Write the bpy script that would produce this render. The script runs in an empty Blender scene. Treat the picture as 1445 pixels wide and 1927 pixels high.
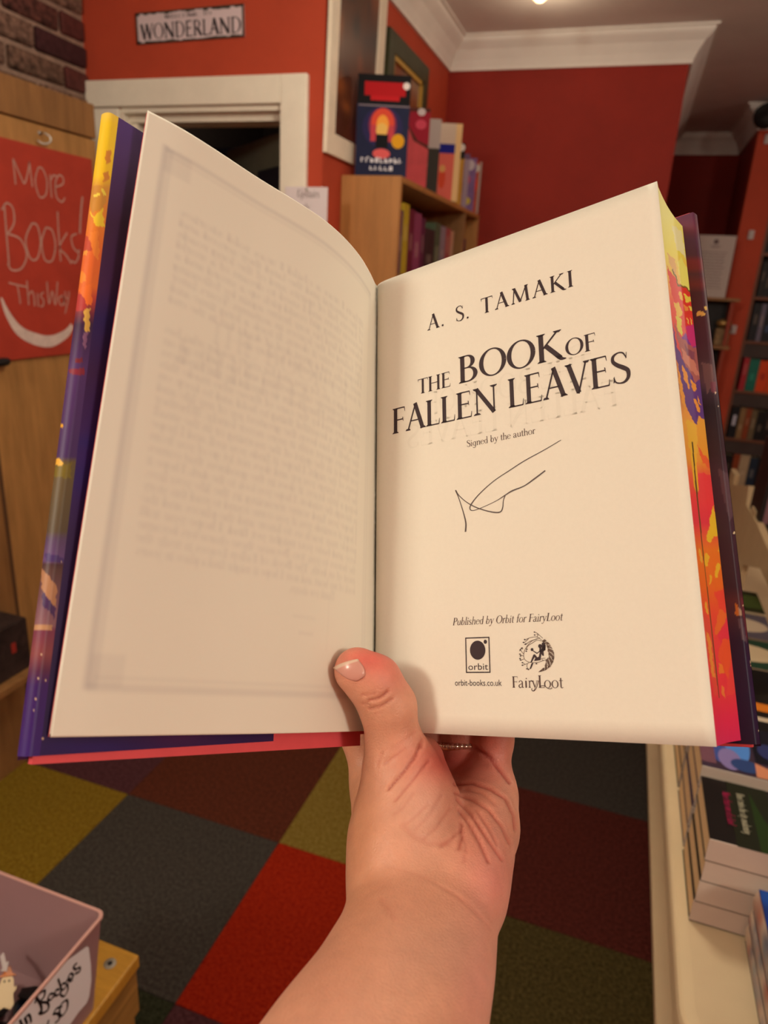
import bpy, bmesh, math, random
import numpy as np
from mathutils import Vector, Matrix

# ------------------------------------------------------------------ camera, world, lights, exposure
RM = np.array([[0.94474163, 0.1513251, -0.29079884],
               [0.32335062, -0.28425197, 0.90257697],
               [0.05392241, -0.94673203, -0.31747573]])
FPX, CX, CY, EYE = 1310.0, 722.5, 963.5, np.array([0, 0, 1.5])
scene = bpy.context.scene
COL = scene.collection
cd = bpy.data.cameras.new('camera')
cam = bpy.data.objects.new('camera', cd)
COL.objects.link(cam)
cd.sensor_fit = 'VERTICAL'; cd.sensor_height = 36.0; cd.sensor_width = 27.0
cd.lens = FPX / 1927 * 36
cd.clip_start = 0.01
cd.dof.use_dof = True
cd.dof.focus_distance = 0.325
cd.dof.aperture_fstop = cd.lens / 2.1       # a 2.1 mm wide pupil, like a telephone's main lens
cam.matrix_world = Matrix((
    (RM[0, 0], -RM[0, 1], -RM[0, 2], 0), (RM[1, 0], -RM[1, 1], -RM[1, 2], 0),
    (RM[2, 0], -RM[2, 1], -RM[2, 2], 1.5), (0, 0, 0, 1)))
scene.camera = cam

world = bpy.data.worlds.new('world'); scene.world = world
world.use_nodes = True
world.node_tree.nodes['Background'].inputs[0].default_value = (1.0, 0.88, 0.75, 1)
world.node_tree.nodes['Background'].inputs[1].default_value = 0.15

def area(name, loc, size, power, color, target=None):
    l = bpy.data.lights.new(name, 'AREA'); l.shape = 'DISK'; l.size = size; l.energy = power; l.color = color
    o = bpy.data.objects.new(name, l); COL.objects.link(o); o.location = loc
    if target is not None:
        o.rotation_euler = (Vector(target) - Vector(loc)).to_track_quat('-Z', 'Y').to_euler()
    return o
WARM = (1.0, 0.955, 0.775)
def bulb(name, loc, power, radius=0.09, color=WARM):
    l = bpy.data.lights.new(name, 'POINT'); l.shadow_soft_size = radius; l.energy = power; l.color = color
    o = bpy.data.objects.new(name, l); COL.objects.link(o); o.location = loc
    return o
bulb('shop_light_behind_left', (-1.05, -0.95, 2.25), 24, .14)
bulb('shop_light_behind_right', (1.55, -0.55, 2.25), 21.5, .14)
bulb('shop_light_front', (-0.15, 1.25, 2.28), 11, .12)
bulb('shop_light_back_room', (1.9, 2.9, 2.28), 8, .12)
bulb('ceiling_lamp_glow', (-0.47, 3.13, 2.40), .45, .03, (1.0, 0.80, 0.55))
bulb('hall_fill_light', (-1.45, 2.75, 2.1), .5, .04)  # weak fill added to lift the dark hall; no lamp is seen there

vs = scene.view_settings
vs.view_transform = 'Standard'; vs.look = 'None'; vs.gamma = 1.0; vs.use_curve_mapping = False
vs.exposure = 1.08
try:
    scene.cycles.use_denoising = True
    scene.cycles.max_bounces = 8
    scene.cycles.sample_clamp_indirect = 4.0
except Exception:
    pass

# ------------------------------------------------------------------ geometry of the view (to place things where they stand)
def ray(x, y):
    return np.array([(x - CX) / FPX, (y - CY) / FPX, 1.0])
def wray(x, y):
    return RM @ ray(x, y)
def at_z(x, y, z):
    v = wray(x, y); return v * ((z - 1.5) / v[2]) + EYE
def at_y(x, y, Y):
    v = wray(x, y); return v * (Y / v[1]) + EYE
def at_x(x, y, X):
    v = wray(x, y); return v * (X / v[0]) + EYE
def cam2w(p):
    return np.asarray(p) @ RM.T + EYE

# ------------------------------------------------------------------ materials
def lin(c):
    if isinstance(c, str):
        c = [int(c[i:i + 2], 16) for i in (0, 2, 4)]
    c = np.array(c, float) / 255.0
    return np.where(c <= 0.04045, c / 12.92, ((c + 0.055) / 1.055) ** 2.4)
MATS = {}
def mat(name, col, rough=0.6, var=0.0, scale=20.0, bump=0.0, bscale=None, metal=0.0, spec=0.3, col2=None,
        attr=False, emit=0.0, stretch=None, sss=0.0, coat=0.0):
    if name in MATS: return MATS[name]
    m = bpy.data.materials.new(name); m.use_nodes = True
    nt = m.node_tree; b = nt.nodes['Principled BSDF']
    c = lin(col) if not (isinstance(col, tuple) and max(col) <= 1.0) else np.array(col)
    b.inputs['Roughness'].default_value = rough
    b.inputs['Metallic'].default_value = metal
    b.inputs['Specular IOR Level'].default_value = spec
    if coat: b.inputs['Coat Weight'].default_value = coat
    src = None
    if attr:
        a = nt.nodes.new('ShaderNodeVertexColor'); a.layer_name = 'paint'; src = a.outputs['Color']
    tc = nt.nodes.new('ShaderNodeTexCoord')
    mp = nt.nodes.new('ShaderNodeMapping'); nt.links.new(tc.outputs['Object'], mp.inputs[0])
    if stretch: mp.inputs['Scale'].default_value = stretch
    if var > 0:
        nz = nt.nodes.new('ShaderNodeTexNoise'); nz.inputs['Scale'].default_value = scale
        nz.inputs['Detail'].default_value = 6.0; nz.inputs['Roughness'].default_value = 0.65
        nt.links.new(mp.outputs[0], nz.inputs['Vector'])
        if src is None:
            r = nt.nodes.new('ShaderNodeValToRGB')
            d = lin(col2) if col2 is not None else c * (1 - var)
            e = c if col2 is not None else np.clip(c * (1 + var), 0, 1)
            r.color_ramp.elements[0].position = 0.32; r.color_ramp.elements[1].position = 0.68
            r.color_ramp.elements[0].color = (*d, 1); r.color_ramp.elements[1].color = (*e, 1)
            nt.links.new(nz.outputs['Fac'], r.inputs[0]); src = r.outputs[0]
        else:
            mr = nt.nodes.new('ShaderNodeMapRange')
            mr.inputs[1].default_value = 0.3; mr.inputs[2].default_value = 0.7
            mr.inputs[3].default_value = 1 - var; mr.inputs[4].default_value = 1 + var
            nt.links.new(nz.outputs['Fac'], mr.inputs[0])
            mx = nt.nodes.new('ShaderNodeVectorMath'); mx.operation = 'SCALE'
            nt.links.new(src, mx.inputs[0]); nt.links.new(mr.outputs[0], mx.inputs['Scale']); src = mx.outputs[0]
    if src is None: b.inputs['Base Color'].default_value = (*c, 1)
    else: nt.links.new(src, b.inputs['Base Color'])
    if bump > 0:
        n2 = nt.nodes.new('ShaderNodeTexNoise'); n2.inputs['Scale'].default_value = bscale or scale * 3
        n2.inputs['Detail'].default_value = 4.0
        nt.links.new(mp.outputs[0], n2.inputs['Vector'])
        bp = nt.nodes.new('ShaderNodeBump'); bp.inputs['Strength'].default_value = bump
        bp.inputs['Distance'].default_value = 0.002
        nt.links.new(n2.outputs['Fac'], bp.inputs['Height']); nt.links.new(bp.outputs[0], b.inputs['Normal'])
    if emit > 0:
        b.inputs['Emission Color'].default_value = (*c, 1); b.inputs['Emission Strength'].default_value = emit
    if sss > 0:
        b.inputs['Subsurface Weight'].default_value = sss
        b.inputs['Subsurface Radius'].default_value = (1.0, 0.35, 0.2)
        b.inputs['Subsurface Scale'].default_value = 0.006
    MATS[name] = m
    return m

# ------------------------------------------------------------------ objects
def tag(o, label=None, cat=None, group=None, kind=None):
    if label: o['label'] = label
    if cat: o['category'] = cat
    if group: o['group'] = group
    if kind: o['kind'] = kind
    return o
def link(o, parent=None):
    COL.objects.link(o)
    if parent is not None: o.parent = parent
    return o
def empty(name, loc=(0, 0, 0), rz=0.0, parent=None):
    o = bpy.data.objects.new(name, None); o.empty_display_size = 0.05
    o.location = loc; o.rotation_euler = (0, 0, rz)
    return link(o, parent)
def thing(name, label, cat, loc=(0, 0, 0), rz=0.0, group=None):
    return tag(empty(name, loc, rz), label, cat, group)
def mesh(name, V, F, m, parent=None, smooth=False, mi=None):
    me = bpy.data.meshes.new(name)
    me.from_pydata([tuple(map(float, v)) for v in V], [], [tuple(int(i) for i in f) for f in F])
    for mm in (m if isinstance(m, (list, tuple)) else [m]): me.materials.append(mm)
    if mi is not None: me.polygons.foreach_set('material_index', mi)
    if smooth: me.polygons.foreach_set('use_smooth', [True] * len(me.polygons))
    me.update()
    return link(bpy.data.objects.new(name, me), parent)
class MB:
    """collects boxes, prisms and tubes, then links them as ONE mesh"""
    def __init__(s): s.V = []; s.F = []; s.M = []
    def add(s, V, F, mi=0):
        b = len(s.V); s.V += [tuple(v) for v in V]; s.F += [tuple(b + i for i in f) for f in F]; s.M += [mi] * len(F); return s
    def box(s, x0, x1, y0, y1, z0, z1, mi=0):
        V = [(x0, y0, z0), (x1, y0, z0), (x1, y1, z0), (x0, y1, z0), (x0, y0, z1), (x1, y0, z1), (x1, y1, z1), (x0, y1, z1)]
        return s.add(V, [(3, 2, 1, 0), (4, 5, 6, 7), (0, 1, 5, 4), (1, 2, 6, 5), (2, 3, 7, 6), (3, 0, 4, 7)], mi)
    def prism(s, pts, ax, a, b, mi=0):
        """pts: 2-D outline in the other two axes; extruded along axis ax from a to b"""
        n = len(pts); V = []
        for c in (a, b):
            for p in pts:
                q = list(p); q.insert(ax, c); V.append(tuple(q))
        F = [tuple(range(n - 1, -1, -1)), tuple(range(n, 2 * n))] + [(i, (i + 1) % n, n + (i + 1) % n, n + i) for i in range(n)]
        return s.add(V, F, mi)
    def tube(s, P, R, n=10, caps=True, mi=0):
        P = [Vector(p) for p in P]; R = R if isinstance(R, (list, tuple)) else [R] * len(P)
        V = []; F = []; prev = None
        for i, p in enumerate(P):
            t = (P[min(i + 1, len(P) - 1)] - P[max(i - 1, 0)]).normalized()
            if prev is None:
                a = t.orthogonal().normalized()
            else:
                a = (prev - t * prev.dot(t)).normalized()
            prev = a; bb = t.cross(a)
            for k in range(n):
                th = 2 * math.pi * k / n
                V.append(tuple(p + (a * math.cos(th) + bb * math.sin(th)) * R[i]))
        for i in range(len(P) - 1):
            for k in range(n):
                F.append((i * n + k, i * n + (k + 1) % n, (i + 1) * n + (k + 1) % n, (i + 1) * n + k))
        if caps: F += [tuple(range(n - 1, -1, -1)), tuple(range((len(P) - 1) * n, len(P) * n))]
        return s.add(V, F, mi)
    def ball(s, c, r, n=10, m=7, sc=(1, 1, 1), mi=0):
        V = []; F = []
        for i in range(m + 1):
            ph = math.pi * i / m
            for k in range(n):
                th = 2 * math.pi * k / n
                V.append((c[0] + r * sc[0] * math.sin(ph) * math.cos(th), c[1] + r * sc[1] * math.sin(ph) * math.sin(th), c[2] + r * sc[2] * math.cos(ph)))
        for i in range(m):
            for k in range(n):
                F.append((i * n + k, (i + 1) * n + k, (i + 1) * n + (k + 1) % n, i * n + (k + 1) % n))
        return s.add(V, F, mi)
    def build(s, name, m, parent=None, smooth=False, bevel=0.0):
        o = mesh(name, s.V, s.F, m, parent, smooth, s.M)
        if bevel > 0:
            bm = bmesh.new(); bm.from_mesh(o.data)
            bmesh.ops.bevel(bm, geom=[e for e in bm.edges], offset=bevel, segments=2, profile=0.6, affect='EDGES', clamp_overlap=True)
            bm.to_mesh(o.data); bm.free()
        return o
def struct(o):
    o['kind'] = 'structure'; return o
def grid_mesh(name, P, m, parent=None, colors=None, smooth=True):
    """P: (a,b,3) array of points; colours per point go to the 'paint' attribute"""
    a, b = P.shape[:2]
    idx = np.arange(a * b).reshape(a, b)
    F = np.stack([idx[:-1, :-1], idx[1:, :-1], idx[1:, 1:], idx[:-1, 1:]], -1).reshape(-1, 4)
    return raw_mesh(name, P.reshape(-1, 3), F, m, parent, colors, smooth)
def raw_mesh(name, V, F, m, parent=None, colors=None, smooth=True):
    me = bpy.data.meshes.new(name)
    V = np.asarray(V, np.float32); F = np.asarray(F, np.int32)
    me.vertices.add(len(V)); me.vertices.foreach_set('co', V.ravel())
    me.loops.add(F.size); me.loops.foreach_set('vertex_index', F.ravel())
    me.polygons.add(len(F)); me.polygons.foreach_set('loop_start', np.arange(len(F), dtype=np.int32) * F.shape[1])
    try: me.polygons.foreach_set('loop_total', np.full(len(F), F.shape[1], np.int32))
    except Exception: pass
    me.materials.append(m)
    me.update(calc_edges=True); me.validate()
    if smooth: me.polygons.foreach_set('use_smooth', [True] * len(me.polygons))
    if colors is not None: paint(me, colors)
    return link(bpy.data.objects.new(name, me), parent)
def paint(me, colors):
    ca = me.color_attributes.new('paint', 'FLOAT_COLOR', 'POINT')
    c = np.ones((len(me.vertices), 4), np.float32); c[:, :3] = np.asarray(colors).reshape(-1, 3)
    ca.data.foreach_set('color', c.ravel())
def in_poly(pts, poly):
    x, y = pts[..., 0], pts[..., 1]; r = np.zeros(x.shape, bool); n = len(poly)
    for i in range(n):
        x0, y0 = poly[i]; x1, y1 = poly[(i + 1) % n]
        if y0 == y1: continue
        c = ((y0 > y) != (y1 > y)) & (x < (x1 - x0) * (y - y0) / (y1 - y0) + x0)
        r ^= c
    return r
def seg_dist(pts, a, b):
    a = np.array(a, float); b = np.array(b, float); d = b - a
    t = np.clip(((pts - a) @ d) / max(d @ d, 1e-9), 0, 1)
    return np.linalg.norm(pts - (a + t[..., None] * d), axis=-1)

# ------------------------------------------------------------------ lettering: pen strokes as flat ribbons (cap height = 1)
def ribbon(pts, w):
    pts = np.array(pts, float); n = len(pts); w = np.full(n, w) if np.isscalar(w) else np.array(w, float)
    t = np.gradient(pts, axis=0); t /= np.maximum(np.linalg.norm(t, axis=1), 1e-9)[:, None]
    nn = np.stack([-t[:, 1], t[:, 0]], 1)
    A = pts + nn * w[:, None] / 2; B = pts - nn * w[:, None] / 2
    return [[A[i], B[i], B[i + 1], A[i + 1]] for i in range(n - 1)]
TK, TN = 0.145, 0.047
def ln(x0, y0, x1, y1, w=TK):
    return ribbon([(x0, y0), (x1, y1)], w)
def sf(x, y, h=0.13, up=True):
    d = 0.034 if y < 0.5 else -0.034
    return [[(x - h, y), (x + h, y), (x + h, y + d * .6), (x + .06, y + d * 2.2), (x - .06, y + d * 2.2), (x - h, y + d * .6)]]
def arc(cx, cy, rx, ry, a0, a1, wt=TK, wn=TN, n=22):
    a = np.radians(np.linspace(a0, a1, n))
    return ribbon(np.stack([cx + rx * np.cos(a), cy + ry * np.sin(a)], 1), wn + (wt - wn) * np.cos(a) ** 2)
def spl(P, w, n=8):
    P = [np.array(p, float) for p in P]; out = []; W = []
    w = [w] * len(P) if np.isscalar(w) else w
    Q = [P[0]] + P + [P[-1]]
    for i in range(len(P) - 1):
        for k in range(n):
            t = k / n; a, b, c, d = Q[i:i + 4]
            out.append(0.5 * ((2 * b) + (c - a) * t + (2 * a - 5 * b + 4 * c - d) * t * t + (3 * b - a - 3 * c + d) * t ** 3))
            W.append(w[i] * (1 - t) + w[i + 1] * t)
    out.append(P[-1]); W.append(w[-1])
    return ribbon(out, W)
def stem(x, y0=0.0, y1=1.0, w=TK, s0=True, s1=True):
    return ln(x, y0, x, y1, w) + (sf(x, 0) if s0 else []) + (sf(x, 1) if s1 else [])
def tick(x, y, d): return [[(x - .035, y), (x, y), (x + .015, y + d), (x - .0, y + d)]]
def glyph(ch):
    G = []; a = 0.6; S = 0.62
    if ch == ' ': return [], 0.34
    if ch == 'I': G = stem(.17); a = .34
    elif ch == 'H': G = stem(.17) + stem(.71) + ln(.17, .52, .71, .52, TN); a = .88
    elif ch == 'E': G = stem(.17) + ln(.17, .98, .55, .98, TN) + ln(.17, .53, .5, .53, TN) + ln(.17, .02, .6, .02, TN) + tick(.56, .99, -.17) + tick(.51, .62, -.17) + tick(.61, .01, .2); a = .66
    elif ch == 'F': G = stem(.17) + ln(.17, .98, .55, .98, TN) + ln(.17, .52, .48, .52, TN) + tick(.56, .99, -.18) + tick(.49, .6, -.16); a = .6
    elif ch == 'L': G = stem(.17) + ln(.17, .02, .56, .02, TN) + tick(.57, .01, .22); a = .6
    elif ch == 'T': G = stem(.36, s1=False) + ln(.02, .975, .7, .975, .05) + tick(.05, .99, -.17) + tick(.7, .99, -.17); a = .7
    elif ch == 'A': G = ln(.1, 0, .4, .98, TN * 1.2) + ln(.39, 1.03, .7, 0, TK * 1.05) + ln(.2, .36, .58, .36, TN) + sf(.1, 0, .1) + sf(.71, 0, .12); a = .8
    elif ch == 'V': G = ln(.1, 1, .4, 0, TK * 1.05) + ln(.39, -.03, .68, 1, TN * 1.2) + sf(.1, 1, .12) + sf(.69, 1, .1); a = .77
    elif ch == 'W': G = ln(.1, 1, .36, 0, TK) + ln(.35, 0, .58, 1, TN) + ln(.56, 1, .82, 0, TK) + ln(.81, 0, 1.05, 1, TN) + sf(.1, 1, .12) + sf(.57, 1, .1) + sf(1.05, 1, .1); a = 1.13
    elif ch == 'N': G = ln(.16, 0, .16, .95, TN * 1.2) + ln(.14, .98, .78, .0, TK) + ln(.78, .02, .78, 1, TN * 1.2) + sf(.16, 0) + sf(.12, 1, .1) + sf(.78, 1); a = .93
    elif ch == 'M': G = ln(.12, 0, .2, .97, TN * 1.2) + ln(.19, .99, .52, .04, TK) + ln(.51, .04, .86, .97, TN * 1.2) + ln(.85, 1, .93, 0, TK) + sf(.12, 0, .1) + sf(.93, 0) + sf(.16, 1, .08) + sf(.88, 1, .1); a = 1.06
    elif ch == 'K': G = stem(.17) + ln(.22, .47, .66, .98, TN * 1.2) + ln(.3, .56, .72, .02, TK) + sf(.66, 1, .12) + spl([(.62, .14), (.74, -.01), (.88, -.04)], [TK, TK * .8, TN * .5]); a = .8
    elif ch == 'B': G = stem(.17) + arc(.32, .755, .2, .225, -90, 90) + arc(.34, .275, .26, .255, -90, 90) + ln(.17, .98, .33, .98, TN) + ln(.17, .53, .34, .53, TN) + ln(.17, .02, .35, .02, TN); a = .72
    elif ch == 'P': G = stem(.17) + arc(.34, .73, .23, .25, -90, 90) + ln(.17, .98, .34, .98, TN) + ln(.17, .48, .34, .48, TN); a = .64
    elif ch == 'R': G = stem(.17) + arc(.34, .74, .22, .24, -90, 90) + ln(.17, .98, .34, .98, TN) + ln(.17, .5, .36, .5, TN) + ln(.38, .5, .68, .02, TK) + sf(.7, 0, .09); a = .76
    elif ch == 'D': G = stem(.17) + arc(.36, .5, .4, .48, -90, 90) + ln(.17, .98, .36, .98, TN) + ln(.17, .02, .36, .02, TN); a = .86
    elif ch == 'O': G = arc(.45, .5, .37, .49, 0, 360, n=34); a = .9
    elif ch == 'C': G = arc(.45, .5, .37, .49, 45, 315) + tick(.73, .86, -.16); a = .82
    elif ch == 'G': G = arc(.45, .5, .37, .49, 45, 300) + ln(.72, 0.05, .72, .42, TK) + sf(.72, .4, .1); a = .88
    elif ch == 'U': G = ln(.15, .35, .15, 1) + ln(.66, .3, .66, 1, TN * 1.3) + arc(.405, .32, .255, .31, 180, 360) + sf(.15, 1) + sf(.66, 1, .1); a = .8
    elif ch == 'Y': G = ln(.1, 1, .36, .5) + ln(.36, .48, .62, 1, TN) + stem(.37, 0, .5, s1=False) + sf(.1, 1, .12) + sf(.62, 1, .1); a = .7
    elif ch == 'S': G = spl([(.5, .8), (.42, .95), (.27, .985), (.12, .9), (.1, .74), (.22, .6), (.4, .48), (.53, .36), (.53, .16), (.42, .03), (.27, .01), (.14, .07), (.09, .22)], [.03, .05, .045, .09, .11, .13, .14, .13, .11, .08, .045, .05, .03]) + tick(.52, .76, .2) + tick(.1, .05, .2); a = .62
    elif ch == '.': G = arc(.1, .06, .035, .035, 0, 360, .07, .07, 10); a = .22
    elif ch == ',': G = arc(.1, .06, .03, .03, 0, 360, .07, .07, 10) + ln(.13, .05, .08, -.14, .05); a = .22
    elif ch == '-': G = ln(.03, .28, .3, .28, .07); a = .34
    elif ch == 'i': G = stem(.14, 0, S, .1, True, False) + sf(.14, 0, .11) + ln(.04, S - .02, .14, S - .02, .04) + arc(.14, .84, .03, .03, 0, 360, .07, .07, 10); a = .29
    elif ch == 'l': G = ln(.14, 0, .14, 1.05, .1) + sf(.14, 0, .11) + ln(.04, 1.03, .14, 1.03, .04); a = .29
    elif ch == 't': G = ln(.17, .1, .17, .82, .1) + ln(.03, S - .02, .34, S - .02, .045) + spl([(.17, .12), (.2, .02), (.28, .01), (.35, .07)], [.1, .08, .05, .03]); a = .36
    elif ch == 'r': G = ln(.14, 0, .14, S, .1) + sf(.14, 0, .11) + ln(.04, S - .02, .14, S - .02, .04) + spl([(.14, .38), (.22, .56), (.33, .61), (.4, .55)], [.04, .06, .09, .1]); a = .42
    elif ch in 'nhm':
        x1 = .5; G = ln(.14, 0, .14, S if ch != 'h' else 1.05, .1) + sf(.14, 0, .11) + ln(.04, (S if ch != 'h' else 1.05) - .02, .14, (S if ch != 'h' else 1.05) - .02, .04)
        for k in range(2 if ch == 'm' else 1):
            o = .36 * k; G += spl([(.16 + o, .42), (.26 + o, .57), (.37 + o, .61), (.47 + o, .54), (.5 + o, .38)], [.04, .05, .07, .1, .1]) + ln(.5 + o, .4, .5 + o, 0, .1) + sf(.5 + o, 0, .1)
        a = .63 + (.36 if ch == 'm' else 0)
    elif ch == 'u': G = spl([(.14, .6), (.14, .2), (.2, .06), (.3, .02), (.42, .09), (.48, .22)], [.1, .1, .09, .06, .04, .04]) + ln(.49, .02, .49, S, .1) + ln(.04, S - .02, .14, S - .02, .04) + ln(.39, S - .02, .49, S - .02, .04) + ln(.49, .02, .58, .04, .04); a = .62
    elif ch == 'o': G = arc(.3, .31, .23, .31, 0, 360, .1, .04, 26); a = .6
    elif ch == 'c': G = arc(.3, .31, .23, .31, 50, 320, .1, .04) + arc(.44, .5, .02, .02, 0, 360, .07, .07, 8); a = .52
    elif ch == 'e': G = arc(.29, .31, .22, .31, 10, 325, .1, .04) + ln(.09, .34, .5, .38, .035); a = .54
    elif ch == 'a': G = spl([(.1, .48), (.15, .58), (.27, .62), (.38, .55), (.4, .42), (.4, .1), (.46, .02), (.54, .05)], [.08, .06, .05, .08, .1, .1, .07, .03]) + spl([(.4, .37), (.24, .31), (.1, .22), (.09, .1), (.18, .01), (.3, .04), (.4, .13)], [.04, .05, .08, .1, .08, .05, .04]); a = .56
    elif ch in 'bdpqg':
        st = dict(b=(.14, 0, 1.05), d=(.47, 0, 1.05), p=(.14, -.35, S), q=(.47, -.35, S), g=(.47, -.1, S))[ch]
        G = ln(st[0], st[1], st[0], st[2], .1) + arc(.3, .31, .2, .3, 0, 360, .1, .045, 24) + (sf(st[0], 0, .1) if ch == 'd' else []) + ln(st[0] - .1, st[2] - .02, st[0], st[2] - .02, .04)
        if ch == 'g': G += spl([(.47, -.05), (.44, -.22), (.3, -.32), (.14, -.28), (.1, -.2)], [.1, .08, .05, .07, .08])
        if ch in 'pq': G += [[(st[0] - .11, -.35), (st[0] + .11, -.35), (st[0] + .11, -.31), (st[0] - .11, -.31)]]
        a = .61
    elif ch == 'y': G = ln(.1, .6, .3, .03, .1) + spl([(.5, .6), (.3, .02), (.2, -.2), (.08, -.28), (.0, -.22)], [.04, .04, .05, .07, .08]) + sf(.1, .6, 0.08) + ln(.4, .61, .58, .61, .035) + ln(.0, .61, .2, .61, .035); a = .56
    elif ch == 'v': G = ln(.1, .6, .29, .0, .1) + ln(.28, 0, .47, .6, .04) + ln(.0, .61, .2, .61, .035) + ln(.38, .61, .56, .61, .035); a = .55
    elif ch == 'w': G = ln(.1, .6, .26, .0, .1) + ln(.25, 0, .41, .6, .04) + ln(.4, .6, .56, .0, .1) + ln(.55, 0, .72, .6, .04) + ln(.0, .61, .2, .61, .035) + ln(.64, .61, .8, .61, .035); a = .8
    elif ch == 'k': G = ln(.14, 0, .14, 1.05, .1) + sf(.14, 0, .1) + ln(.16, .26, .42, .58, .04) + ln(.24, .36, .5, .0, .1) + sf(.52, 0, .08) + ln(.34, .61, .54, .61, .035); a = .58
    elif ch == 's': G = spl([(.37, .5), (.3, .6), (.2, .61), (.1, .53), (.12, .4), (.26, .31), (.38, .2), (.36, .07), (.24, .01), (.12, .05), (.08, .16)], [.03, .05, .05, .08, .1, .1, .1, .08, .05, .05, .03]); a = .46
    elif ch == 'f': G = ln(.17, 0, .17, .82, .1) + sf(.17, 0, .11) + ln(.03, S - .02, .34, S - .02, .045) + spl([(.17, .8), (.2, 1.0), (.3, 1.06), (.4, 1.0)], [.1, .08, .06, .08]); a = .36
    elif ch == 'x': G = ln(.1, .6, .45, 0, .1) + ln(.1, 0, .45, .6, .04); a = .54
    elif ch == 'z': G = ln(.08, .58, .45, .58, .05) + ln(.43, .58, .1, .03, .1) + ln(.08, .03, .46, .03, .05); a = .52
    elif ch == 'j': G = spl([(.14, .6), (.14, -.1), (.05, -.3), (-.05, -.28)], [.1, .1, .06, .07]); a = .28
    elif ch == 'ı': G = ln(.14, 0, .14, S, .1); a = .28
    return G, a
def layout(text, h=1.0, track=0.0, slant=0.0):
    polys = []; x = 0.0
    for ch in text:
        G, a = glyph(ch)
        for p in G: polys.append([((x + q[0] + slant * q[1]) * h, q[1] * h) for q in p])
        x += a + track
    return polys, x * h
def fit(text, x0, x1, y, h, track=0.0, slant=0.0, bold=1.0):
    """lettering on a baseline at height y, stretched to run from x0 to x1"""
    P, w = layout(text, h, track, slant); k = (x1 - x0) / max(w, 1e-9)
    return [[(x0 + q[0] * k, y + q[1]) for q in p] for p in P]
def flat(name, polys, f, m, parent, mi=None):
    """2-D polygons laid on a surface by the map f(x, y) -> 3-D"""
    V = []; F = []
    for p in polys:
        b = len(V); V += [f(q[0], q[1]) for q in p]; F.append(tuple(range(b, b + len(p))))
    return mesh(name, V, F, m, parent)
def sans(text, x0, x1, y, h):
    """blocky sans lettering from Blender's own font, fitted to a box"""
    c = bpy.data.curves.new('lettering', 'FONT'); c.body = text; c.resolution_u = 3
    o = bpy.data.objects.new('lettering', c); COL.objects.link(o)
    dg = bpy.context.evaluated_depsgraph_get(); dg.update()
    me = bpy.data.meshes.new_from_object(o.evaluated_get(dg))
    V = [v.co.copy() for v in me.vertices]; F = [list(p.vertices) for p in me.polygons]
    bpy.data.objects.remove(o); bpy.data.meshes.remove(me)
    xa = min(v.x for v in V); xb = max(v.x for v in V)
    k = (x1 - x0) / (xb - xa); kh = h / 0.69
    return [[(x0 + (V[i].x - xa) * k, y + V[i].y * kh) for i in f] for f in F]

# ------------------------------------------------------------------ the room
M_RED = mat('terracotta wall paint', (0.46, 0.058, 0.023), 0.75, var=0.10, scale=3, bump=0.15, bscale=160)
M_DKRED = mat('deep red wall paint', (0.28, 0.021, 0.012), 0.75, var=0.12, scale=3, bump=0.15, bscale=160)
M_WHITE = mat('cream gloss woodwork paint', (0.84, 0.76, 0.63), 0.45, var=0.05, scale=9, bump=0.08, bscale=90)
M_CEIL = mat('ceiling paint', (0.80, 0.74, 0.70), 0.85, var=0.05, scale=4, bump=0.1, bscale=200)
M_COVE = mat('plaster cornice paint', (0.84, 0.79, 0.73), 0.7, var=0.04, scale=6)
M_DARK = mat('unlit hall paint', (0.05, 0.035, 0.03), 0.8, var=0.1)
M_BLACK = mat('black', (0.012, 0.010, 0.010), 0.5)
XB, XP, XD, YD, YB, YF = -1.83, -1.58, -0.971, 2.19, 3.62, 5.78
ZC, XR, YR = 2.555, 3.2, -2.4

def wallbox(name, x0, x1, y0, y1, z0, z1, m):
    return struct(MB().box(x0, x1, y0, y1, z0, z1).build(name, m))
# door wall with its opening
DX0, DX1, DZ = -1.70, -1.106, 1.986
mb = MB()
mb.box(XB - .2, DX0, YD, YD + .12, 0, ZC); mb.box(DX1, XD, YD, YD + .12, 0, ZC); mb.box(DX0, DX1, YD, YD + .12, DZ, ZC)
struct(mb.build('wall_left_end', M_RED))
wallbox('wall_picture', XD - .12, XD, YD + .12, YB, 0, ZC, M_RED)
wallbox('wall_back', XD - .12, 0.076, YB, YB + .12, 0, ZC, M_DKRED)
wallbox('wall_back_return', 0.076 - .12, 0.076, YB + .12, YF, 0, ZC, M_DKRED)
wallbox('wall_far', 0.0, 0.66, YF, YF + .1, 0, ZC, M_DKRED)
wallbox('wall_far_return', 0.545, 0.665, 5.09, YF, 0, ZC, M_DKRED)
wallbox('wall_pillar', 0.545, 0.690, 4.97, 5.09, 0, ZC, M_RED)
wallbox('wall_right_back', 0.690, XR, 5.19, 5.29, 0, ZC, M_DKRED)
wallbox('wall_right', XR, XR + .1, YR, 5.29, 0, ZC, M_RED)
wallbox('wall_rear', XB - .1, XR, YR - .1, YR, 0, ZC, M_RED)
wallbox('ceiling', XB - .2, XR + .1, YR - .1, YF + .2, ZC, ZC + .1, M_CEIL)
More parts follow.
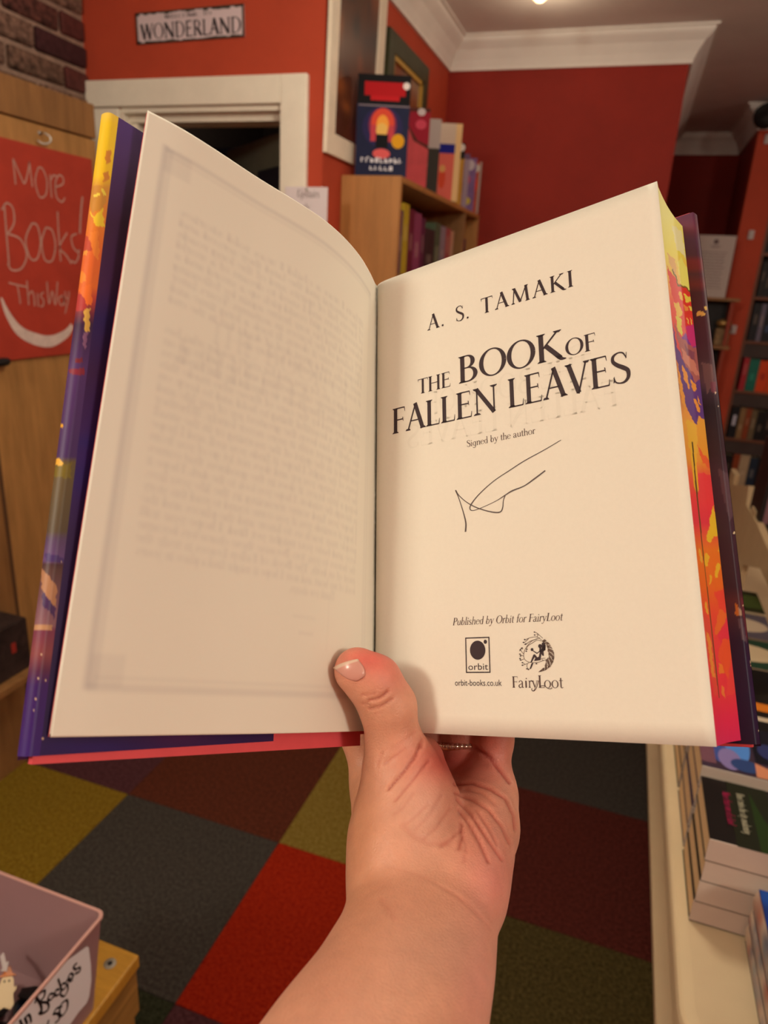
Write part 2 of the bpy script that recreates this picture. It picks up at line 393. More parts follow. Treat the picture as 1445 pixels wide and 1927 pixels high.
# cornice: a cove profile swept along each wall (x0,y0)->(x1,y1) with the room on side (nx, ny)
PROF = [(0, -.125), (.012, -.125), (.014, -.112), (.026, -.085), (.048, -.05), (.072, -.028), (.078, -.02), (.080, -.008), (.092, -.008), (.092, 0), (0, 0)]
def cornice(name, a, b, nrm, ea=0, eb=0, z=ZC):
    d = Vector((b[0] - a[0], b[1] - a[1], 0)).normalized(); n = Vector((nrm[0], nrm[1], 0)); V = []
    for p, e, s in ((a, ea, -1), (b, eb, 1)):
        for o, h in PROF:
            q = Vector((p[0], p[1], z)) + n * o + d * (s * e * o); V.append((q.x, q.y, z + h))
    k = len(PROF); F = [(i, (i + 1) % k, k + (i + 1) % k, k + i) for i in range(k)] + [tuple(range(k - 1, -1, -1)), tuple(range(k, 2 * k))]
    return struct(mesh(name, V, F, M_COVE))
cornice('trim_1', (XD, YD), (XD, YB), (1, 0), 1, -1)
cornice('trim_2', (XD, YB), (0.076, YB), (0, -1), -1, 1)
cornice('trim_3', (0.076, YB), (0.076, YF), (1, 0), 1, -1)
cornice('trim_4', (0.076, YF), (0.545, YF), (0, -1), -1, -1)
cornice('trim_5', (0.545, 4.97), (0.545, YF), (-1, 0), 1, -1)
cornice('trim_6', (0.545, 4.97), (0.69, 4.97), (0, -1), 1, 0)
cornice('trim_7', (XB, YD), (XD, YD), (0, -1), -1, 1)

# brick wall on the left: the bricks above the panelling are laid one by one, the rest is the bed they sit in
M_MORTAR = mat('pale crumbling mortar', (0.34, 0.22, 0.165), 0.95, var=0.25, scale=40, bump=0.6, bscale=120)
bw = struct(MB().box(XB - .12, XB - .006, YR, YD, 0, ZC).build('wall_left', M_MORTAR))
random.seed(4)
BR = [mat('brick_tone_%d' % i, c, 0.9, var=0.55, scale=48, bump=0.8, bscale=120, col2=d) for i, (c, d) in enumerate([
    ((0.13, 0.035, 0.03), '4a2420'), ((0.19, 0.065, 0.05), '1c0c0a'), ((0.25, 0.14, 0.095), '2a1812'), ((0.075, 0.024, 0.026), '34161a'), ((0.33, 0.19, 0.135), '34201a')])]
bmeshes = []
for i in range(12):
    mbk = bmesh.new(); bmesh.ops.create_cube(mbk, size=1)
    L = 0.215 if i < 8 else 0.1025
    for v in mbk.verts:
        v.co = Vector((v.co.x * .026, v.co.y * L, v.co.z * .060)) + Vector((random.uniform(-.003, .003), random.uniform(-.004, .004), random.uniform(-.0035, .0035)))
    bmesh.ops.bevel(mbk, geom=list(mbk.edges), offset=.006, segments=1, affect='EDGES')
    me = bpy.data.meshes.new('brick'); mbk.to_mesh(me); mbk.free(); me.materials.append(BR[(i * 7) % 5]); bmeshes.append(me)
PAT = [3, 0, 3, 4, 1, 2, 0, 3, 4, 2, 1, 3, 0]
for c in range(11):
    z = 1.80 + c * .0755 + .0325; y = YD - .004 - (0 if c % 2 else .0)
    k = 0
    if c % 2: half = True
    else: half = False
    while y > 1.05:
        L = .1025 if (half and k == 0) or (k == 2 and c % 2 == 0) else .215
        me = random.choice(bmeshes[:8] if L > .2 else bmeshes[8:])
        o = bpy.data.objects.new('brick', me); link(o, bw)
        o.location = (XB - .004 + random.uniform(-.003, .002), y - L / 2, z)
        y -= L + .011; k += 1

# floor: carpet tiles half a metre square
M_SUB = mat('floor screed', (0.08, 0.06, 0.05), 0.9, var=0.1)
fl = struct(MB().box(XB - .2, XR + .1, YR - .1, YF + .2, -.06, -.007).build('floor', M_SUB))
def carpet(n, c, d): return mat('carpet ' + n, c, 1.0, var=0.5, scale=125, bump=1.0, bscale=650, col2=d, spec=0.05)
CT = dict(g=carpet('slate', (0.088, 0.074, 0.062), '2e2a27'), r=carpet('scarlet', (0.42, 0.030, 0.008), '7e1206'),
          b=carpet('russet', (0.155, 0.040, 0.020), '3c1c14'), o=carpet('olive', (0.29, 0.19, 0.022), '6a4a08'),
          y=carpet('mustard green', (0.30, 0.21, 0.05), '6a5212'), p=carpet('plum', (0.12, 0.045, 0.050), '3a1a20'),
          m=carpet('maroon', (0.145, 0.032, 0.024), '3c1612'), d=carpet('moss', (0.125, 0.088, 0.030), '2c2810'),
          k=carpet('dark green', (0.05, 0.055, 0.03), '1c1c10'))
KNOWN = {(-1, 1): 'r', (-2, 1): 'g', (-3, 1): 'o', (-2, 2): 'b', (-3, 2): 'p', (-1, 2): 'y', (-2, 0): 'k', (-1, 0): 'p',
         (0, 3): 'g', (0, 2): 'm', (0, 1): 'd', (-1, 3): 'g', (-2, 3): 'o', (-3, 3): 'b', (0, 0): 'm', (-3, 0): 'g'}
tile_me = {}
for k, m in CT.items():
    o = MB().box(-.2495, .2495, -.2425, .2425, -.007, 0).build('carpet_tile', m, None, bevel=.0012); tile_me[k] = o.data; bpy.data.objects.remove(o)
random.seed(9)
for i in range(-4, 7):
    for j in range(-6, 11):
        key = KNOWN.get((i, j)) or random.choice('grbopmdk')
        o = bpy.data.objects.new('carpet_tile', tile_me[key]); link(o, fl)
        o.location = (-.20 + .5 * i + .25, .905 + (j - 1) * .4865 + .2433, 0)

# door architrave, reveal and the dark hall behind
dr = struct(empty('door_1', ((DX0 + DX1) / 2, YD, 0))); dr.location = (0, 0, 0)
AX, AZ = -1.018, 2.068
def mould(mb, x0, x1, z0, z1, y, d, ins):
    mb.box(x0, x1, y - d, y, z0, z1)
mb = MB(); mb.box(DX1, AX, YD - .022, YD, 0, AZ); mb.build('architrave', M_WHITE, dr, bevel=.004)
mb = MB(); mb.box(XB + .002, DX1, YD - .022, YD, DZ + .004, AZ); mb.build('architrave', M_WHITE, dr, bevel=.004)
mb = MB(); mb.box(XB + .002, DX0, YD - .022, YD, 0, DZ); mb.build('architrave', M_WHITE, dr, bevel=.004)
mb = MB(); mb.box(DX0, DX1, YD - .004, YD + .12, DZ - .012, DZ + .004); mb.box(DX0, DX1, YD + .03, YD + .12, DZ - .034, DZ - .012); mb.build('door_lining', M_WHITE, dr, bevel=.002)
mb = MB(); mb.box(DX0, DX0 + .006, YD, YD + .12, 0, DZ - .012); mb.box(DX0 + .006, DX0 + .03, YD + .04, YD + .08, 0, DZ - .034); mb.build('door_lining', M_WHITE, dr)
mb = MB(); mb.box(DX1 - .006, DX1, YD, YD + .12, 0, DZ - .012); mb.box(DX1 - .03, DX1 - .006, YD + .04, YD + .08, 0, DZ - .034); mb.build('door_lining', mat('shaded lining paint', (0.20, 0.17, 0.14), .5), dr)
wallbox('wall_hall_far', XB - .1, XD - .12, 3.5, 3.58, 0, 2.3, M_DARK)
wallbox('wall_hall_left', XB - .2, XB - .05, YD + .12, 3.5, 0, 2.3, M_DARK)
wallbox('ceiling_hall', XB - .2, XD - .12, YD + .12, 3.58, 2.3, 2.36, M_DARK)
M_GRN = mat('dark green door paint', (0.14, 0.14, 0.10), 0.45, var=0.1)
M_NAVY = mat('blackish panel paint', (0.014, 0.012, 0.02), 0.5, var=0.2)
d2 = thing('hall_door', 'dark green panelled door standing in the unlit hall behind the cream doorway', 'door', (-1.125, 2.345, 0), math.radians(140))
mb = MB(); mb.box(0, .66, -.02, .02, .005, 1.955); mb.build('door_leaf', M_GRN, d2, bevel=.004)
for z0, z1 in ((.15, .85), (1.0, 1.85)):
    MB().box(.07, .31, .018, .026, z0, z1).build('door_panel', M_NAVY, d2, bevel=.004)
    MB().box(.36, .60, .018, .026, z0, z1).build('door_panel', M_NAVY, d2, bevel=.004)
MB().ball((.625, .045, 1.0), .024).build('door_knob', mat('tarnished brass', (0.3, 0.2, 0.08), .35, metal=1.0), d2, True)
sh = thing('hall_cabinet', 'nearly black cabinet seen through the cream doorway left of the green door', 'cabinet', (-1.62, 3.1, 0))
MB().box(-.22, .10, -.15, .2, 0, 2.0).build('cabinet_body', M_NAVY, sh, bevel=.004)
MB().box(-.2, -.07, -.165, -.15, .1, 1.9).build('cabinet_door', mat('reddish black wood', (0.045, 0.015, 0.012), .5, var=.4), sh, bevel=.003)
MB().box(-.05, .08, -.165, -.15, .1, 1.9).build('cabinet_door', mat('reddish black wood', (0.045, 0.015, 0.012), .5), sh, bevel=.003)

# ------------------------------------------------------------------ left: wooden panelling, hand-lettered sign
M_OAK = mat('orange pine veneer', (0.40, 0.195, 0.062), 0.45, var=0.22, scale=5, stretch=(6, 6, .8), bump=0.1)
M_OAK2 = mat('darker pine veneer', (0.27, 0.125, 0.042), 0.5, var=0.22, scale=5, stretch=(6, 6, .8), bump=0.1)
M_STEEL = mat('dull steel', (0.5, 0.48, 0.44), 0.35, metal=1.0)
M_WHITEP = mat('white chalk paint', (0.50, 0.27, 0.22), 0.9, var=.12, scale=60)
pn = thing('panelled_partition', 'orange pine partition with a darker top board, below the brick wall at the left', 'partition', (XP, 1.65, 0))
MB().box(-.02, 0, -.215, .255, 0, 1.842).build('panel_board', M_OAK, pn, bevel=.002)
MB().box(-.02, .004, -.80, .255, 1.846, 1.937).build('top_board', M_OAK2, pn, bevel=.003)
MB().box(-.02, -.004, -.80, -.225, 0, 1.842).build('panel_board', M_OAK2, pn, bevel=.002)
MB().box(-.03, -.012, -.80, .255, 0, 1.93).build('backing', M_OAK2, pn)
MB().box(-.02, -.002, -.225, -.215, 0, 1.842).build('joint_strip', mat('dark stained strip', (0.10, 0.045, 0.02), .6), pn)
MB().box(-.2, -.02, .235, .255, 0, 1.93).build('end_board', M_OAK2, pn, bevel=.002)
hk = thing('cup_hook', 'small steel cup hook screwed into the pine board above the red sign', 'hook', tuple(at_x(75, 258, XP)))
P = [(0, 0, .010), (.012, 0, .010), (.016, 0, .010)] + [(.016 + .011 * math.sin(a), -.004 + .016 * math.sin(a) * .9, -.004 + .013 * math.cos(a)) for a in np.linspace(.2, 4.2, 9)]
MB().tube(P, .0022, 8).build('hook_wire', M_STEEL, hk, True)
MB().tube([(0, 0, .010), (.003, 0, .010)], .006, 12).build('hook_flange', M_STEEL, hk, True)
M_SIGN = mat('red sign paint', (0.42, 0.040, 0.020), 0.7, var=.1, scale=10)
sg = thing('arrow_sign', 'red board hand-lettered More Books This Way above a white swoosh, hung on the pine partition', 'sign', (XP, 1.66, 1.5))
XS = XP + .010
yb0 = 1.43
MB().box(.001, .010, yb0 - 1.66, 1.872 - 1.66, 1.235 - 1.5, 1.787 - 1.5).build('board', M_SIGN, sg, bevel=.002)
def strokes_x(P, X, org, w):
    """brush strokes traced on the sign face, laid on the plane x = X"""
    out = []
    for pts, ww in P:
        q = [at_x(px, py, X) for px, py in pts]
        out += spl([(a[1] - org[1], a[2] - org[2]) for a in q], [x * w for x in ww] if isinstance(ww, list) else ww * w, 5)
    return out
SIGN = [([(24, 300), (27, 325), (29, 347)], 1.0), ([(24, 298), (40, 335), (46, 345), (52, 325), (55, 304)], 1.0), ([(55, 304), (58, 330), (61, 352)], 1.0),
        ([(72, 315), (66, 340), (74, 370), (86, 366), (88, 340), (80, 318), (72, 315)], 1.0), ([(94, 328), (95, 350), (97, 372)], 1.0), ([(95, 340), (100, 330), (106, 332)], 1.0),
        ([(104, 352), (118, 346), (118, 334), (110, 330), (104, 345), (106, 370), (116, 380), (122, 372)], 1.0),
        ([(8, 388), (12, 440), (17, 500)], 1.1), ([(3, 395), (12, 382), (24, 392), (26, 420), (14, 440)], 1.1), ([(14, 440), (38, 450), (50, 480), (40, 505), (22, 508), (14, 495)], 1.1),
        ([(60, 420), (48, 450), (56, 485), (70, 486), (76, 455), (70, 425), (60, 420)], 1.1), ([(86, 428), (78, 455), (84, 488), (98, 490), (104, 462), (98, 434), (86, 428)], 1.1),
        ([(108, 398), (110, 440), (114, 492)], 1.1), ([(126, 438), (112, 465), (124, 480), (134, 496)], 1.1),
        ([(144, 440), (134, 446), (138, 466), (148, 478), (142, 494), (134, 490)], 1.1), ([(155, 370), (152, 400), (150, 440)], 1.6), ([(148, 470), (149, 474)], 1.8),
        ([(16, 532), (32, 536), (50, 540)], 1.0), ([(32, 536), (36, 556), (38, 572)], 1.0), ([(50, 528), (52, 550), (54, 574)], 1.0), ([(53, 556), (60, 548), (64, 560), (65, 576)], 1.0),
        ([(70, 552), (72, 577)], 1.0), ([(82, 550), (76, 556), (82, 566), (80, 576), (75, 576)], 1.0),
        ([(88, 530), (92, 572), (98, 548), (104, 574), (108, 530)], 1.0), ([(118, 556), (110, 562), (114, 574), (120, 570), (119, 556), (122, 575)], 1.0),
        ([(122, 548), (124, 560), (128, 562)], 1.0), ([(130, 548), (128, 565), (122, 590)], 1.0),
        ([(2, 560), (14, 590), (36, 622), (66, 638), (96, 642), (124, 628), (136, 612)], [1.0, 3.6, 6.0, 7.2, 7.0, 5.0, 3.4])]
for nm_, sl_, w_, m_ in (('lettering', SIGN[:6], .0042, M_WHITEP), ('lettering', SIGN[6:15], .0044, M_WHITEP), ('lettering', SIGN[15:-1], .0042, M_WHITEP), ('swoosh', SIGN[-1:], .0046, mat('white swoosh paint', (0.66, 0.50, 0.44), 0.9, var=.12, scale=60))):
    flat(nm_, strokes_x(sl_, XS, (XP, 1.66, 1.5), w_), lambda a, b: (.0105, a, b), m_, sg)
rd = thing('black_rail_end', 'short black rod sticking out below the red sign at the left edge', 'rod', tuple(at_x(0, 682, XP + .02)))
MB().tube([(0, -.10, 0), (0, .02, .0), (0, .028, .002)], [.011, .011, .008], 14).build('rod', M_BLACK, rd, True)
MB().tube([(0, -.0, .0), (-.021, -.0, .0)], .006, 10).build('bracket', M_BLACK, rd, True)
bx = thing('black_booklet_box', 'dark box with red marks on a ledge at the left edge of the partition', 'box', tuple(at_x(8, 1243, XP + .005)))
MB().box(-.004, .09, -.11, .012, 0, .155).build('box_body', mat('soft black card', (0.035, 0.02, 0.018), .6, var=.5, scale=30), bx, bevel=.003)
MB().box(.09, .0915, -.05, -.035, .07, .10).build('box_print', mat('red print', (0.35, 0.03, 0.02), .6), bx)
MB().box(-.004, .12, -.13, .03, -.022, -.001).build('ledge', M_OAK2, bx, bevel=.003)

# ------------------------------------------------------------------ above the door: enamel sign, paper, pictures
M_CARD = mat('pale mauve enamel', (0.68, 0.54, 0.56), 0.45, var=.04, scale=8)
M_INK = mat('black printing ink', (0.016, 0.010, 0.012), 0.5)
M_INKG = mat('soft grey ink', (0.14, 0.09, 0.09), 0.7)
a = at_y(257, 82, YD - .006); b = at_y(459, 67, YD - .006); c = at_y(258, 22, YD - .006); d = at_y(458, 2, YD - .006)
ws = thing('wonderland_sign', 'white rectangular sign reading Welcome to Wonderland above the cream doorway', 'sign', ((a[0] + b[0]) / 2, YD, (a[2] + c[2]) / 2))
w2 = (b[0] - a[0]) / 2; h2 = (c[2] - a[2]) / 2 * .99
rz = Matrix.Rotation(math.atan2(b[2] - a[2], b[0] - a[0]), 4, 'Y')
ws.matrix_world = Matrix.Translation(ws.location) @ Matrix.Rotation(-math.atan2(b[2] - a[2], b[0] - a[0]), 4, 'Y')
MB().box(-w2, w2, -.004, -.001, -h2, h2).build('plate', M_CARD, ws, bevel=.0012)
random.seed(2); mb = MB()
E_ = .006
for t in np.linspace(-w2, w2, 26)[:-1]:
    for s in (-1, 1):
        mb.box(t, t + 2 * w2 / 25, -.0056, -.004, s * (h2 - random.uniform(.003, .009)) if s > 0 else -h2, h2 if s > 0 else -h2 + random.uniform(.003, .008))
for s in (-1, 1): mb.box(s * w2 - (E_ if s > 0 else 0), s * w2 + (0 if s > 0 else E_), -.0056, -.004, -h2, h2)
mb.build('worn_border', mat('rusty green border', (0.09, 0.07, 0.05), .7, var=.6, scale=60, col2='14100c'), ws)
TK0, TN0 = TK, TN; TK, TN = .21, .085
P = fit('WONDERLAND', -w2 * .92, w2 * .95, -h2 * .72, h2 * .98) + fit('WELCOME', -w2 * .45, w2 * .18, h2 * .50, h2 * .23) + fit('TO', w2 * .26, w2 * .42, h2 * .50, h2 * .23)
flat('lettering', P, lambda x, y: (x, -.0046, y), mat('worn dark ink', (0.03, 0.022, 0.026), .6), ws)
TK, TN = TK0, TN0
M_PAPER = mat('white notice paper', (0.75, 0.66, 0.68), 0.8, var=.02)
a = at_y(540, 352, YD - .03); b = at_y(616, 352, YD - .03)
pp = thing('stairs_notice', 'white paper notice with grey handwriting pinned beside the door frame', 'notice', (b[0], YD - .026, b[2]))
MB().box(-.145, 0, -.0012, 0, -.20, 0).build('paper', M_PAPER, pp)
flat('lettering', fit('Upstairs', -.105, -.028, -.030, .022, slant=.2) + fit('only', -.105, -.06, -.066, .018, slant=.2), lambda x, y: (x, -.0016, y), M_INKG, pp)
MB().ball((-.07, -.003, -.008), .005, sc=(1, .6, 1)).build('drawing_pin', M_STEEL, pp, True)
# two framed pictures hang on the picture wall (facing +x)
def picture(name, label, y0, y1, z0, z1, t, fm, fw, mounts, art, seed, tilt=0.0):
    p = thing(name, label, 'picture', (XD, (y0 + y1) / 2, z0))
    p.rotation_euler = (0, tilt, 0)
    hw = (y1 - y0) / 2; H = z1 - z0
    for n_, bxs in (('frame_rail', (-hw, hw, 0, fw)), ('frame_rail', (-hw, hw, H - fw, H)), ('frame_stile', (-hw, -hw + fw, fw, H - fw)), ('frame_stile', (hw - fw, hw, fw, H - fw))):
        MB().box(.001, t, bxs[0], bxs[1], bxs[2], bxs[3]).build(n_, fm, p, bevel=.0015)
    if mounts:
        iw = fw * .9
        mb = MB()
        for bxs in ((-hw + fw, hw - fw, fw, fw + mounts), (-hw + fw, hw - fw, H - fw - mounts, H - fw), (-hw + fw, -hw + fw + mounts, fw, H - fw), (hw - fw - mounts, hw - fw, fw, H - fw)):
            mb.box(.004, t * .8, bxs[0], bxs[1], bxs[2], bxs[3])
        mb.build('mount', art[0], p)
    i = fw + mounts
    ny, nz = 40, 60
    Y = np.linspace(-hw + i, hw - i, ny); Z = np.linspace(i, H - i, nz)
    G = np.stack(np.broadcast_arrays(.006, Y[:, None], Z[None, :]), -1)
    rs = np.random.RandomState(seed); C = np.zeros((ny, nz, 3)) + lin(art[1][0])
    for k in range(70):
        cy, cz = rs.uniform(-hw, hw), rs.uniform(0, H); r1, r2 = rs.uniform(.02, .09, 2)
        d = ((Y[:, None] - cy) / r1) ** 2 + ((Z[None, :] - cz) / r2) ** 2
        cc = lin(art[1][rs.randint(len(art[1]))] if cz < H * .72 else art[2][rs.randint(len(art[2]))])
        w = np.exp(-d * 2)[..., None] * .8; C = C * (1 - w) + cc * w
    C = C * 2.2
    grid_mesh('print', G, mat('glossy art print', (.5, .5, .5), .35, attr=True, spec=.3), p, C)
    return p
f1 = at_x(613, 286, XD + .012); f1r = at_x(722, 40, XD + .012)
picture('cream_framed_picture', 'tall picture of brown painted figures in a wide cream surround, nearest on the red wall', f1[1], f1r[1] + .0, f1[2], f1[2] + .82, .014, mat('cream surround', (0.85, 0.72, 0.56), .5, var=.05), .062, 0,
        (None, ('3a1c10', '241410', '5a2a14', '15121a', '6b3a1c', '0f0d14'), ('9a6a34', '7a5a44', 'b07a3a', '5c4a3c')), 3, tilt=.02)
g1 = at_x(727, 200, XD + .02); g2 = at_x(803, 200, XD + .02)
gz = at_x(735, 50, XD + .02)[2]
picture('green_framed_picture', 'smaller picture in a broad dark green frame with gold inner edge, beyond the cream one', g1[1], g2[1], gz - .60, gz, .022, mat('dark green stained frame', (0.045, 0.05, 0.022), .45, var=.2), .065, .016,
        (mat('gold slip', (0.55, 0.33, 0.06), .4), ('5a2c14', '8a5a20', '3a2018', '7a3c1c'), ('6a5a50', '4a3a34', '7a6450')), 8)

# ------------------------------------------------------------------ books
random.seed(11)
def spine_book(name, label, cat, loc, rz, w, h, t, col, mk=None, group=None, rough=.5, pages='d8c49c', marks=True, lean=0.0, sp=None):
    """upright book: w deep, h tall, t thick; local -y is the spine side, x the thickness"""
    b = thing(name, label, cat, loc, rz, group)
    if lean: b.rotation_euler = (0, lean, rz)
    cm = mat('cover %s' % (col,), col, rough, var=.12, scale=14)
    c = .0022
    mb = MB(); mb.box(-t / 2, -t / 2 + c, 0, w, 0, h); mb.box(t / 2 - c, t / 2, 0, w, 0, h); mb.box(-t / 2 + c, t / 2 - c, 0, c, 0, h)
    mb.build('cover', cm, b)
    MB().box(-t / 2 + c, t / 2 - c, c, w - .004, .003, h - .003).build('page_block', mat('book pages ' + pages, pages, .9, var=.08, scale=90, stretch=(40, 1, 1)), b)
    if marks:
        if mk is None:
            q_ = [int(col[i:i + 2], 16) for i in (0, 2, 4)]; mk = '%02x%02x%02x' % tuple(int(v * .62 + w_ * .38) for v, w_ in zip(q_, (200, 176, 150)))
        mm = mat('spine print %s' % mk, mk, .6)
        mb = MB(); z = h * random.uniform(.25, .5); L = h * random.uniform(.12, .35)
        mb.box(-t * .2, t * .2, -.0006, 0.0001, z, z + L)
        mb.build('spine_print', mm, b)
    return b
def shape_mesh(name, shapes, f, mats_, parent):
    V = []; F = []; MI = []; ml = []
    for k, (poly, m) in enumerate(shapes):
        if m not in ml: ml.append(m)
        b = len(V); V += [f(p[0], p[1], k) for p in poly]; F.append(tuple(range(b, b + len(poly)))); MI.append(ml.index(m))
    return mesh(name, V, F, ml, parent, False, MI)
def ell(cx, cy, rx, ry, n=18): return [(cx + rx * math.cos(2 * math.pi * i / n), cy + ry * math.sin(2 * math.pi * i / n)) for i in range(n)]
def rc(x0, x1, y0, y1): return [(x0, y0), (x1, y0), (x1, y1), (x0, y1)]
def flatm(c): return mat('cover ink %s' % (c,), c, .6, spec=.12)

# middle bookcase
XC = -.762
bc = thing('pine_bookcase', 'orange pine bookcase against the red picture wall, its plain end facing us', 'bookcase', (XD, 2.345, 0))
D = XC - XD
M_END = mat('warm pine end panel', (0.42, 0.185, 0.055), 0.42, var=0.18, scale=4, stretch=(7, 7, .7), bump=.08)
MB().box(.002, D, 0, .02, 0, 1.816).build('end_panel', M_END, bc, bevel=.0015)
MB().box(.002, D, .02, 1.262, 1.798, 1.816).build('top_board', M_END, bc, bevel=.0015)
MB().box(.002, D, .955, .975, 0, 1.798).build('divider', M_OAK2, bc, bevel=.0015)
MB().box(.002, D, 1.242, 1.262, 0, 1.798).build('end_panel', M_END, bc, bevel=.0015)
MB().box(.002, .008, .02, 1.242, 0, 1.798).build('back_panel', mat('back board', (0.10, 0.05, 0.025), .7), bc)
for z in (1.50, 1.22, .94, .66, .38, .08):
    MB().box(.008, D - .006, .02, .955, z, z + .018).build('shelf', M_OAK2, bc, bevel=.001)
    MB().box(.008, D - .006, .975, 1.242, z, z + .018).build('shelf', M_OAK2, bc, bevel=.001)
rowA = [('6b4a52', .03, .20), ('b89a28', .045, .225), ('6a2034', .05, .215), ('8a3e5e', .06, .21), ('5a2440', .04, .20), ('3a2a2c', .10, .17), ('4c5a44', .06, .20), ('8a7a86', .06, .195), ('a04a4a', .06, .195), ('c09478', .04, .19)]
desc = ['dull mauve', 'mustard yellow', 'maroon', 'dusty pink', 'plum', 'dark brown', 'grey green', 'lavender grey', 'brick pink', 'pale tan']
y = 2.345 + .026
for (c, t, h), dn in zip(rowA, desc):
    t *= 1.42
    spine_book('shelf_book', dn + ' spine on the upper shelf inside the pine bookcase', 'book', (XC - .006, y + t / 2, 1.518), math.pi / 2, .13, h, t - .003, c, group='books on the upper shelf of the pine bookcase')
    y += t
y = 2.345 + .985
for i, (c, t, h, dn) in enumerate([('6a5a66', .05, .19, 'greyish lilac'), ('2a1a1c', .06, .18, 'near black'), ('5a3048', .05, .18, 'purple brown')]):
    spine_book('shelf_book', dn + ' spine behind the divider at the far end of the pine bookcase', 'book', (XC - .03, y + t / 2, 1.518), math.pi / 2, .13, h, t - .003, c, group='books behind the divider'); y += t
# comics and annuals standing on top, covers towards us
def comic(label, y, x0, x1, h, t, cov, side, shapes, back='2a1a18', rz=.30, cat='book'):
    t = min(t, .030)
    b = thing('display_book', label, cat, ((x0 + x1) / 2, y, 1.817), rz, None)
    hw = (x1 - x0) / 2
    mb = MB(); mb.box(-hw, hw, 0, .0025, 0, h); mb.box(-hw, hw, t - .0025, t, 0, h); mb.box(-hw, -hw + .0025, .0025, t - .0025, 0, h)
    mb.build('cover', [mat('display cover %s' % cov, cov, .55, var=.15, scale=18, spec=.15)], b)
    MB().box(-hw + .0025, hw - .003, .0025, t - .0025, .003, h - .003).build('page_block', mat('book pages ' + side, side, .85, var=.05), b)
    shape_mesh('cover_print', [([(px * hw, py * h) for px, py in poly], flatm(m)) for poly, m in shapes], lambda u, v, k: (u, -.0004 - min(k, 14) * .0001, v), None, b)
    return b
random.seed(5)
def scribble(x0, x1, y0, y1, n, c):
    out = []; w = (x1 - x0) / n
    for i in range(n):
        a = x0 + i * w; k = random.uniform(0, .25)
        out += [(rc(a + w * .1, a + w * .36, y0, y1 - (y1 - y0) * k), c), (rc(a + w * .36, a + w * .8, y0 + (y1 - y0) * random.choice([.0, .35, .75]), y0 + (y1 - y0) * random.choice([.25, .6, 1.0])), c)]
    return out
comic('dark blue book with red heading and yellow seal, first on the pine bookcase', 2.405, -.940, -.770, .300, .05, '14183a', 'b8a484',
      [(rc(-1, 1, .72, 1), '0e0a0e'), (rc(-.74, .82, .80, .93), 'b01018'), (rc(-.5, .6, .755, .80), 'c01820'), (rc(-.95, 1, .70, .712), '8a7a80')] +
      [(ell(0, .5, .78, .2), '2a2450'), (ell(0, .52, .55, .17), '7a2a4c'), (ell(0, .54, .45, .145), 'd84a34'), (rc(-.45, .45, .36, .52), 'c0404a'), (ell(0, .52, .24, .10), 'f0a040'), (ell(-.02, .47, .22, .07), 'e8b860'), (rc(-.24, .24, .30, .43), '0c0a10'), (ell(0, .24, .34, .05), 'd85a5a'), (ell(.62, .37, .25, .072), 'd89a18')] +
      scribble(-.8, .85, .15, .205, 9, 'd8d4dc') + scribble(-.45, .5, .075, .12, 5, 'd8d4dc') + [(ell(.84, .90, .13, .035), 'e8dcd8')])
comic('coral pink book with maroon ink splash and white round tag, second on the pine bookcase', 2.66, -.93, -.772, .262, .05, 'c8484c', 'a08a70',
      [([(-1, .72), (.0, .78), (.3, .6), (1, .5), (1, 1), (-1, 1)], '5a2820'), ([(.1, .95), (1, .95), (1, .55), (.5, .6), (.0, .8)], 'a01c30'), (ell(.6, .8, .25, .06), 'd84a60'), (ell(.6, .95, .18, .045), 'd8c8c8')])
comic('charcoal book with pale corner panel, third on the pine bookcase', 2.83, -.935, -.776, .262, .035, '2c2624', 'c0aaa0',
      [(rc(-1, 1, .0, 1), '3a342e'), (rc(.1, 1, .62, 1), 'b8a8a2'), (ell(.0, .4, .5, .08), '5a544c'), (ell(-.2, .28, .2, .05), 'a09890')])
comic('thick cream book with blue flash and salmon lower half, fourth on the pine bookcase', 3.03, -.915, -.742, .285, .030, 'e8c088', 'e8c490',
      [(rc(-1, 1, .0, .62), 'e0685a'), (rc(-1, 1, .62, 1), 'd8c0ac'), (rc(-.1, .75, .62, .74), '1c1c86'), (ell(.2, .3, .16, .14), 'd84a2c'), (ell(.2, .42, .14, .05), 'e0a060'), (rc(.72, 1, 0, 1), 'ecc48c')])
comic('black and gold book with white round tag, fifth on the pine bookcase', 3.20, -.92, -.765, .245, .06, '17120e', 'd8a860',
      [(rc(.3, 1, 0, .75), 'c08a34'), (ell(-.2, .6, .5, .1), '6a5a24'), (ell(0, .3, .4, .2), '100c0a'), (ell(.8, .93, .2, .06), 'e0d4cc')])
comic('lilac and white patterned book, sixth on the pine bookcase', 3.33, -.92, -.77, .225, .05, '6a4a6a', 'c8a8a0',
      [(ell(0, .7, .3, .2), 'b8a0b0'), (ell(.4, .4, .4, .12), '1c1c2c'), (ell(-.3, .2, .4, .1), 'b0a4ac'), (rc(.7, 1, .0, .9), 'a08898'), (ell(.5, .9, .2, .06), 'c89a50')])
comic('purple book with red spots and yellow patch, seventh on the pine bookcase', 3.44, -.92, -.762, .225, .03, '7a5a8a', 'b8a0a0',
      [(ell(.3, .6, .4, .12), 'c04a6a'), (ell(.5, .2, .3, .08), 'c8b030'), (ell(.6, .87, .3, .1), 'c0b0b8'), (ell(.0, .4, .3, .1), '8a7098')])
comic('orange and red book with white edge, last before the dark red wall', 3.52, -.92, -.755, .222, .03, 'b04428', 'c8b4a8',
      [(ell(.4, .55, .45, .2), 'd8401c'), (ell(.6, .88, .3, .09), 'c8beb4'), (rc(.88, 1, 0, 1), 'a89890'), (ell(.3, .2, .5, .1), 'c84a30')])

